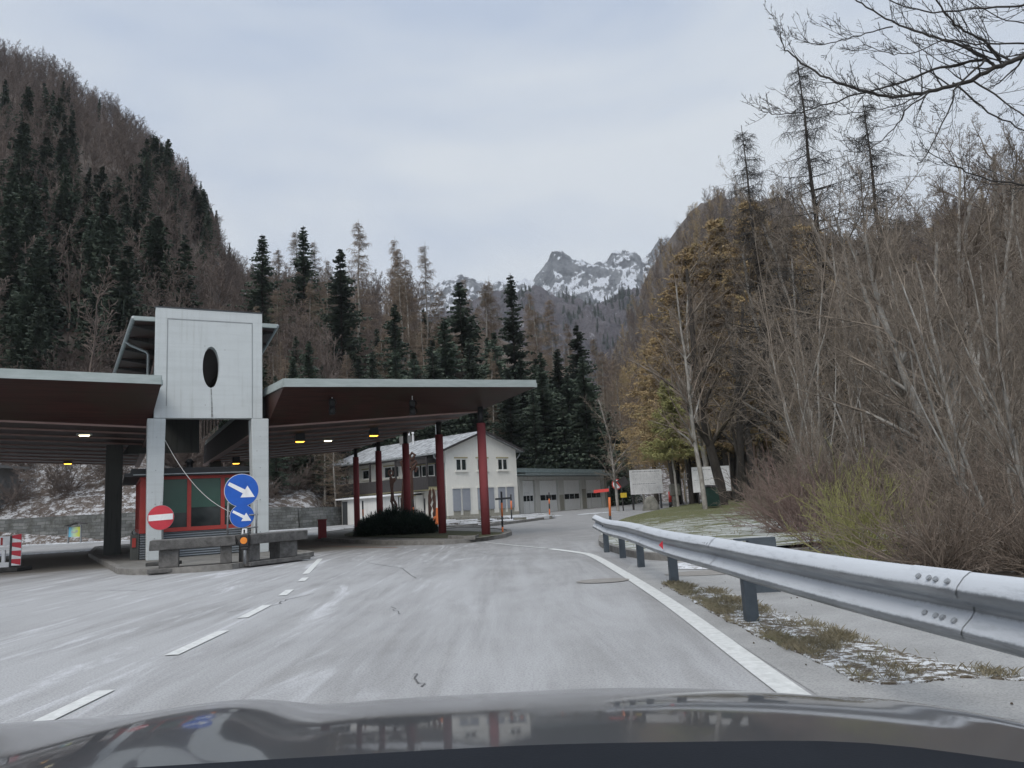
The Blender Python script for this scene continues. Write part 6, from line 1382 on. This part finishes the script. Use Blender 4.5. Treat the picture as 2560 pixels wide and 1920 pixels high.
for k in range(62):
    az = rg.uniform(8.5, 24); r = interp(az, [(5, 190), (12, 120), (20, 80), (30, 62)])+rg.uniform(4, 190); x, y = r*math.sin(R(az)), r*math.cos(R(az)); i = rg.choice((0, 0, 1)); s_ = rg.uniform(0.8, 1.25)
    o = HG[i].copy(); col.objects.link(o); o.location = (x, y, base_z(x, y)); o.rotation_euler = (0, 0, rg.uniform(0, 6.28)); o.scale = (s_*1.2, s_*1.2, s_)
pts = []
while len(pts) < 3000:
    az = rg.uniform(7, 42); rb = interp(az, [(5, 190), (12, 120), (20, 80), (30, 62), (45, 50)]); rr = interp(az, [(5, 520), (20, 480), (40, 380)])
    r = math.sqrt(rg.uniform((rb+4)**2, (rr*0.955)**2)); x, y = r*math.sin(R(az)), r*math.cos(R(az)); pts.append((x, y, base_z(x, y)-0.3, rg.uniform(0.6, 1.1)))
scatter('distant_wood', HB+HG, pts, 'mass of leafless brown woodland on the rocky hill behind the trees at the right', 'woodland')

# --- trees on the right
BT = []
for i, (H_, r_, k_) in enumerate(((13, 0.16, 0), (14, 0.13, 1), (12, 0.14, 0), (15, 0.12, 1), (13, 0.18, 0))):
    tr, cr = make_bare(201+i, H_, r_, k_); BT.append((tree_thing('bare_tree', (0, 0, 0), tr, cr, M['bark_grey'], M['twig_grey' if i != 2 else 'twig_red'], 'x', 'bare tree'), H_))
gb = 'leafless trees in the thicket at the right'; lb_ = 'leafless grey-barked tree in the tangled thicket behind the guard rail'
TOP = [(1640, 700), (1700, 600), (1780, 560), (1900, 530), (2000, 470), (2150, 430), (2300, 400), (2450, 400), (2700, 380)]
rg = random.Random(12)
CL = []
for i in range(3):
    g2 = random.Random(701+i); tr, cr = [], []
    for j in range(5):
        a = g2.uniform(0, 6.28); ln = g2.uniform(0.05, 0.45); out = []
        grow(out, (g2.gauss(0, 0.25), g2.gauss(0, 0.25), -0.3), norm3(math.cos(a)*ln, math.sin(a)*ln, 1), g2.uniform(8, 11.5), g2.uniform(0.035, 0.06), 0, {0: (10, 0.06, 0.03, 1.5, 0.36, 0.6, 0.75), 1: (5, 0.12, 0.06, 1.6, 0.48, 0.65, 0.75), 2: (4, 0.16, 0.03, 1.0, 0.5, 0.7, 0.7), 3: (2, 0.18, 0.0, 0, 0, 0, 0.5), 'rmin': 0.0045, 'bare': 2}, g2)
        tr += [q_ for q_ in out if q_[2] > 0.026]; cr += [q_ for q_ in out if q_[2] <= 0.026]
    CL.append((tree_thing('multi_stem_tree', (0, 0, 0), tr, cr, M['bark_grey'], M['twig_grey'], 'x', 'bare tree'), 10.5))
for k in range(15):
    px_ = 1960+(2740-1960)*((k+rg.random())/15); Y = rg.choice((12, 14, 17, 20, 24, 30))*rg.uniform(0.9, 1.1)
    if px_ < 2300: Y = rg.uniform(19, 34)
    p = D(px_, 1200, Y)
    if p.x < 6.6: continue
    t_, h_ = CL[rg.randrange(3)]; put_tip(t_, h_, px_-40, interp(px_, TOP)+rg.uniform(60, 420), Y, rg, 'pale multi-stemmed leafless tree fanning out of the thicket behind the guard rail', 'multi-stemmed trees in the thicket', rg.uniform(0.9, 1.2))
for k in range(48):
    px_ = 1650+(2720-1650)*((k+rg.random())/48); Y = rg.choice((19, 21, 24, 27, 30, 34, 38))*rg.uniform(0.92, 1.08)
    if px_ < 1950: Y = rg.uniform(66, 80)
    elif px_ < 2120: Y = rg.uniform(26, 50)
    t_, h_ = BT[rg.randrange(5)]
    put_tip(t_, h_, px_, interp(px_, TOP)+rg.uniform(-30, 230)*(1.0 if Y < 30 else 0.7), Y, rg, lb_, gb, rg.uniform(0.85, 1.3))
for px_, py_, Y in ((2440, 560, 13.5), (2560, 480, 12), (2330, 640, 15.5), (2250, 700, 18), (2640, 600, 10.5), (2500, 820, 10.5)):
    t_, h_ = BT[rg.randrange(5)]; put_tip(t_, h_, px_, py_, Y, rg, 'leafless grey tree at the front edge of the thicket close behind the guard rail', 'leafless trees at the front of the thicket', rg.uniform(0.7, 0.9))
tr, cr = make_bare(310, 15, 0.14, 1); t_ = tree_thing('bare_tree', (0, 0, 0), tr, cr, M['bark_grey'], M['twig_red'], 'slim straight grey-barked tree standing alone at the front of the lawn beside the green bin', 'bare tree'); put_tip(t_, 15, 1706, 640, 41, rg, sw=1.1)
tr, cr = make_bare(311, 10, 0.13, 0); t_ = tree_thing('bare_tree', (0, 0, 0), tr, cr, M['bark_grey'], M['twig_grey'], 'leafless pale grey tree with a wide rounded crown at the end of the garage', 'bare tree'); put_tip(t_, 10, 1525, 985, 60, rg, sw=1.0)
tr, cr = larch(312, 10, 0.10, 1.0, 0.010, 1.5, 0.30, 0.42, 0.09); t_ = tree_thing('young_larch', (0, 0, 0), tr, cr, M['bark_grey'], M['twig_olive'], 'young larch with olive-yellow needles between the white board and the green bin', 'larch tree'); put_tip(t_, 10, 1668, 950, 58, rg, sw=1.1)
BL = []
for i, (h_, w_, d_, mm) in enumerate(((1.3, 0.26, 1.5, 'twig_gold'), (1.6, 0.25, 1.6, 'twig_black'), (1.2, 0.24, 1.5, 'twig_larch'))):
    tr, cr = larch(331+i, 22, (0.30, 0.26, 0.30)[i], h_, (0.012, 0.0085, 0.011)[i], d_, w_, (0.28, 0.2, 0.28)[i], (0.12, 0.0, 0.06)[i]); BL.append(tree_thing('larch_tree', (0, 0, 0), tr, cr, M['bark_dark'], M[mm], 'x', 'larch tree'))
LG = 'muted golden-brown larch in the rounded stand between the mountain view and the tall bare larches'
for k in range(22):
    px_ = rg.uniform(1625, 2040); Y = rg.uniform(64, 84); o = BL[rg.choice((0, 0, 2))]; q_ = o.copy()
    p = D(px_, interp(px_, [(1620, 800), (1690, 640), (1760, 560), (1860, 510), (2040, 560)])+rg.uniform(10, 260), Y); z_ = base_z(p.x, p.y); s_ = max(8, p.z-z_)/22
    o = dup(o, (p.x, p.y, z_), rg.uniform(0, 6.28), LG, (s_*rg.uniform(1.3, 1.7),)*2+(s_,), 'golden-brown larches of the rounded stand')
for px_, py_, Y, v, lab in ((1990, 150, 38, 1, 'tallest bare larch, its tip highest above the thicket at the right'), (1854, 315, 46, 1, 'bare larch left of the tallest one, standing above the yellowed larches'), (2150, 240, 38, 1, 'bare larch right of the tallest one, with hanging cones and twigs'),
                           (1885, 495, 66, 0, 'broad yellow-green larch forming the dome at the top of the right-hand wood'), (1800, 535, 70, 0, 'golden-brown larch at the left flank of the right-hand wood'), (1735, 600, 74, 0, 'smaller golden larch nearest to the mountain view'), (1690, 690, 78, 2, 'brown larch at the foot of the rocky slope beside the mountain view'), (1845, 560, 68, 2, 'brown larch in front of the golden ones'), (1950, 540, 64, 2, 'red-brown larch in front of the tallest bare larch'), (2010, 560, 60, 0, 'olive larch below the tallest bare larch'),
                           (1770, 700, 66, 2, 'brown larch low in front of the golden larches'), (1860, 720, 62, 0, 'yellowish larch low below the dome of the wood'), (1690, 800, 70, 0, 'small yellowed larch behind the young one by the board'), (1930, 700, 62, 2, 'low brown larch right of the yellowish one'), (1610, 860, 84, 0, 'small far golden larch behind the white text board')):
    put_tip(BL[v], 22, px_, py_, Y, rg, lab, None, 1.15 if v != 1 else 1.0)
# big old trunks behind the bin
for px_, Y, lab in ((1810, 46, 'thick dark trunked old tree directly right of the green bin'), (1848, 56, 'dark trunked old tree behind the thick one by the bin'), (1885, 58, 'forked dark trunked old tree at the edge of the thicket')):
    p = D(px_-60, 800, Y); t_, h_ = BT[0]
    tr, cr = make_bare(400+px_, 15, 0.33, 0); q_ = tree_thing('old_tree', (0, 0, 0), tr, cr, M['bark_dark'], M['twig_grey'], lab, 'old tree'); b0 = D(px_, 1275 if Y < 50 else 1262, Y); q_.location = (b0.x, Y, 0.2); q_.rotation_euler = (0, 0, rg.uniform(0, 6))

# --- overhanging tree whose boughs enter at the upper right
def path(pts, r0, r1): return pts, r0, r1
limbs = [([(2760, 60, 9.2), (2640, 110, 9.1), (2560, 139, 9.0), (2503, 164, 9.0), (2412, 205, 9.0), (2322, 229, 8.95), (2231, 241, 8.9), (2165, 230, 8.9), (2050, 187, 8.9), (1984, 139, 8.9), (1956, 111, 8.9), (1954, 70, 8.9)], 0.045, 0.004),
         ([(2488, 166, 9), (2457, 142, 9.05), (2382, 104, 9.1), (2322, 90, 9.2), (2231, 54, 9.3), (2156, 9, 9.4), (2110, -20, 9.5)], 0.022, 0.008), ([(2500, 150, 9), (2457, 102, 8.9), (2397, 69, 8.8), (2352, 18, 8.7), (2330, -30, 8.6)], 0.02, 0.008),
         ([(2463, 148, 9.1), (2352, 169, 9.2), (2246, 208, 9.3), (2165, 229, 9.4), (2050, 265, 9.5), (1993, 283, 9.5), (1930, 284, 9.5), (1900, 274, 9.5)], 0.02, 0.004), ([(2463, 150, 8.8), (2394, 217, 8.7), (2376, 265, 8.6), (2322, 377, 8.5), (2292, 413, 8.4)], 0.015, 0.005),
         ([(2322, 232, 8.9), (2268, 271, 8.8), (2246, 310, 8.7), (2171, 374, 8.6), (2110, 380, 8.5)], 0.012, 0.004), ([(2382, 205, 9), (2473, 280, 9.1), (2560, 325, 9.2), (2640, 390, 9.2)], 0.013, 0.007), ([(2427, 196, 9), (2503, 250, 8.9), (2560, 289, 8.8), (2650, 350, 8.7)], 0.013, 0.007),
         ([(2640, 0, 8.6), (2560, 12, 8.6), (2440, 22, 8.6), (2334, 30, 8.6), (2250, 10, 8.6), (2200, -10, 8.6)], 0.016, 0.006), ([(2600, 470, 9.3), (2560, 461, 9.2), (2473, 449, 9.1), (2382, 413, 9.0), (2316, 377, 8.9)], 0.016, 0.005), ([(2322, 229, 8.95), (2240, 265, 8.8), (2150, 280, 8.7), (2080, 290, 8.6)], 0.010, 0.004),
         ([(2231, 66, 9.3), (2165, 84, 9.3), (2090, 104, 9.2), (2040, 112, 9.2), (2010, 95, 9.2)], 0.010, 0.004), ([(2560, 110, 8.7), (2440, 108, 8.7), (2360, 100, 8.7), (2290, 130, 8.7), (2220, 132, 8.7), (2160, 110, 8.7)], 0.012, 0.004), ([(2680, 40, 8.8), (2600, 60, 8.8), (2500, 45, 8.8), (2420, 0, 8.8)], 0.012, 0.005)]
rg = random.Random(5); segs = []
PT = {0: (4, 0.12, 0.10, 1.2, 0.5, 0.75, 0.6), 1: (3, 0.14, 0.13, 1.0, 0.5, 0.7, 0.5), 2: (2, 0.15, 0.12, 0, 0, 0, 0.5), 'rmin': 0.0022, 'flat': True}
b0 = D(2760, 60, 9.2)
for pts, r0, r1 in limbs:
    P3 = smooth_open([tuple(D(*p)) for p in pts], 5); n = len(P3)
    P3 = [p+Vector((rg.gauss(0, .008), 0, rg.gauss(0, .008))) for p in P3]
    for i in range(n-1):
        s = i/(n-1); ra, rb = r0+(r1-r0)*s**0.8, r0+(r1-r0)*((i+1)/(n-1))**0.8; segs.append((tuple(P3[i]), tuple(P3[i+1]), ra, rb))
        if i > 1 and rg.random() < 0.62:
            d = (P3[i+1]-P3[i]).normalized(); side = Vector((rg.gauss(0, .3), rg.gauss(0, 0.5), rg.choice((1, 1, 1, -0.8))*rg.uniform(0.5, 1.1))); dd = (d+side*0.9).normalized()
            grow(segs, tuple(P3[i]), tuple(dd), rg.uniform(0.25, 0.75)*(1.15-0.5*s), max(0.0035, ra*0.4), 0, PT, rg)
t = thing('overhanging_tree', (b0.x+0.2, 9.3, 0), 'dark leafless tree whose boughs reach in from the upper right corner', 'bare tree')
ol = Vector((b0.x+0.2, 9.3, 0)); segs = [(tuple(Vector(a)-ol), tuple(Vector(b)-ol), r0, r1) for a, b, r0, r1 in segs]
segs_mesh('crown', segs, 5, M['twig_black'], t)
tb = [((0.4, 0.3, -0.3), (0.35, 0.2, 2.5), 0.16, 0.13), ((0.35, 0.2, 2.5), (0.1, 0, 5.2), 0.13, 0.09), ((0.1, 0, 5.2), tuple(b0-ol), 0.09, 0.05), (tuple(b0-ol), (0.2, 0.1, 9.5), 0.06, 0.03)]
segs_mesh('trunk', tb, 10, M['bark_dark'], t)
tw = []; grow(tw, (0.1, 0, 5.0), (0.3, 0.1, 1), 4.5, 0.05, 0, {0: (6, 0.1, 0.02, 2, 0.5, 0.8, 0.7), 1: (5, 0.14, 0.03, 1.5, 0.5, 0.7, 0.7), 2: (3, 0.16, 0.05, 0, 0, 0, 0.5), 'rmin': 0.003}, rg); segs_mesh('upper_boughs', tw, 4, M['twig_black'], t)

# --- bushes
def bush(name, seed, n, H, spread, m, label, cat='bush', group=None, rmin=0.004, lev=2, k=3, wig=0.12):
    g2 = random.Random(seed); out = []
    P = {0: (6, wig, 0.03, 1.3, 0.45, 0.6, 0.7), 1: (4, wig*1.2, 0.03, 1.2, 0.5, 0.6, 0.6), 2: (3, 0.16, 0.02, 0, 0, 0, 0.4), 'rmin': rmin, 'bare': 0}
    if lev < 2: P.pop(2)
    for i in range(n):
        a = g2.uniform(0, 6.283); e = g2.uniform(0.25, 1.45); d = (math.cos(a)*math.cos(e)*spread, math.sin(a)*math.cos(e)*spread, math.sin(e)); b = (g2.gauss(0, spread*0.3), g2.gauss(0, spread*0.3), -0.1)
        grow(out, b, norm3(*d), H*g2.uniform(0.6, 1.1), max(rmin*2, H*0.006), 0, P, g2)
    o = segs_mesh(name, out, k, m); return tag(o, label, cat, group)
o = bush('bush', 601, 70, 3.0, 1.1, M['twig_olive'], 'rounded yellow-green bush behind the guard rail', rmin=0.005, wig=0.16); p = D(2150, 1350, 11.8); o.location = (p.x, 11.8, 0.03); o.scale = (0.40, 0.40, 0.56)
o = bush('bush', 602, 60, 3.0, 1.2, M['twig_wine'], 'wine-red twiggy bush to the left of the yellow-green one', rmin=0.0045); p = D(2000, 1350, 17); o.location = (p.x, 17, 0.1); o.scale = (0.7, 0.7, 0.72)
o = bush('bush', 603, 40, 2.4, 1.3, M['twig_wine'], 'low reddish brown brush at the lawn edge before the tall wine-red bush', rmin=0.0045); p = D(1950, 1350, 14); o.location = (p.x+0.8, 13.6, 0.1); o.scale = (0.8, 0.8, 0.7)
BR = [bush('brush', 610+i, 34, 3.2, 1.3, M['twig_grey' if i != 1 else 'twig_red'], 'tangled leafless undergrowth bush in the thicket behind the guard rail', 'bush', 'undergrowth bushes in the thicket', rmin=0.0045, wig=0.17) for i in range(3)]
seen = set()
for k in range(50):
    px_ = rg.uniform(1900, 2760); Y = rg.choice((9, 11, 13, 15, 18, 22, 27, 33))*rg.uniform(0.9, 1.1)
    if px_ < 2290: Y = max(Y, 18)
    p = D(px_, 1300, Y)
    if Y < 14 and k % 2: p.x = rg.uniform(5.2, 6.6); Y = min(Y, 9.8)
    if p.x < 5.1 or (Y < 40 and p.x < 7.5 and Y > 13): p.x = 7.5+rg.uniform(0, 2)
    i = rg.randrange(3); z = 0.05 if Y < 14 else 0.35; s = rg.uniform(0.45, 0.85) if Y > 14 else rg.uniform(0.4, 0.62)
    o = BR[i] if i not in seen else BR[i].copy()
    if i in seen: col.objects.link(o)
    seen.add(i); o.location = (p.x, Y, z); o.rotation_euler = (0, 0, rg.uniform(0, 6.28)); o.scale = (s, s, s)
LB = [bush('brush', 630+i, 26, 3.2, 1.0, M['twig_far'], 'leafless brown scrub bush on the snowy bank above the stone wall at the left', 'bush', 'scrub bushes on the snowy bank', rmin=0.011, wig=0.15) for i in range(2)]
for k in range(90):
    az = rg.uniform(-38, -13); r = interp(az, RB_A)+rg.uniform(1, 26)**1.0; x, y = r*math.sin(R(az)), r*math.cos(R(az)); o = LB[k % 2] if k < 2 else LB[k % 2].copy()
    if k >= 2: col.objects.link(o)
    s = rg.uniform(0.6, 1.3); o.location = (x, y, base_z(x, y)); o.rotation_euler = (0, 0, rg.uniform(0, 6.28)); o.scale = (s, s, s)
# dense juniper on the column island
g2 = random.Random(6); V, Q = [], []
lobes = [(-6.25, 32.2, 0.75, 0.62), (-5.6, 31.6, 0.95, 0.85), (-4.9, 32.0, 1.0, 1.0), (-4.3, 31.4, 0.85, 0.75), (-3.7, 31.2, 0.85, 0.72), (-3.25, 30.9, 0.6, 0.58), (-5.3, 33.2, 1.0, 0.9), (-4.2, 32.8, 1.0, 0.85)]
cx0, cy0 = -4.9, 31.7
for lx, ly, lr, lh in lobes:
    for k in range(2600):
        a = g2.uniform(0, 6.283); e = math.asin(g2.uniform(0.0, 1)); rr = g2.uniform(0.55, 1.0); x = lx+lr*rr*math.cos(a)*math.cos(e); y = ly+lr*rr*math.sin(a)*math.cos(e); z = 1.22*lh*rr*math.sin(e)
        d = norm3(math.cos(a)*math.cos(e)+g2.gauss(0, 0.4), math.sin(a)*math.cos(e)+g2.gauss(0, 0.4), math.sin(e)*0.8+0.35+g2.gauss(0, 0.3)); L = g2.uniform(0.08, 0.22); w_ = g2.uniform(0.012, 0.03)
        s_ = norm3(d[1], -d[0], g2.gauss(0, 0.5)); n = len(V); x -= cx0; y -= cy0
        V += [(x-s_[0]*w_, y-s_[1]*w_, z-s_[2]*w_), (x+s_[0]*w_, y+s_[1]*w_, z+s_[2]*w_), (x+d[0]*L+s_[0]*w_*0.4, y+d[1]*L+s_[1]*w_*0.4, z+d[2]*L), (x+d[0]*L-s_[0]*w_*0.4, y+d[1]*L-s_[1]*w_*0.4, z+d[2]*L)]; Q.append((n, n+1, n+2, n+3))
o = mesh_np('juniper_shrub', V, Q, M['juniper']); o.scale = (0.84, 0.9, 0.92); o.location = (cx0-0.25, cy0, 0.12); tag(o, 'low spreading dark green juniper around the middle red columns', 'shrub')
# big dark conifer boughs beside the gate

# --- spruces dotted over the far wooded mountain
pts = []; mf = MTN['wooded_mountain']
while len(pts) < 900:
    az = rg.uniform(-7, 15); r = rg.uniform(560, 1240)
    if fbm(az*0.5, r*0.01, 3.0, 3) < 0.05: continue
    pts.append((r*math.sin(R(az)), r*math.cos(R(az)), mf(az, r)-1, rg.uniform(0.5, 1.0)))
scatter('distant_spruces', HS, pts, 'dark spruces dotted over the far wooded mountain below the snowy crest', 'woodland')

# --- valley air
def haze_box(z0, z1, rr, dens):
    b = MB(); b.box(-rr, rr, -rr*0.4, rr, z0, z1); m = bpy.data.materials.new('valley_haze'); m.use_nodes = True; t_ = m.node_tree; t_.nodes.clear()
    o_ = t_.nodes.new('ShaderNodeOutputMaterial'); v_ = t_.nodes.new('ShaderNodeVolumePrincipled'); v_.inputs['Density'].default_value = dens; v_.inputs['Color'].default_value = (0.85, 0.9, 1.0, 1); v_.inputs['Anisotropy'].default_value = 0.0
    t_.links.new(v_.outputs[0], o_.inputs['Volume']); o = b.build('haze', m); o['kind'] = 'stuff'; o['label'] = 'thin pale winter haze filling the valley air'; return o
haze_box(-1.4, 1500, 5200, 0.00014)
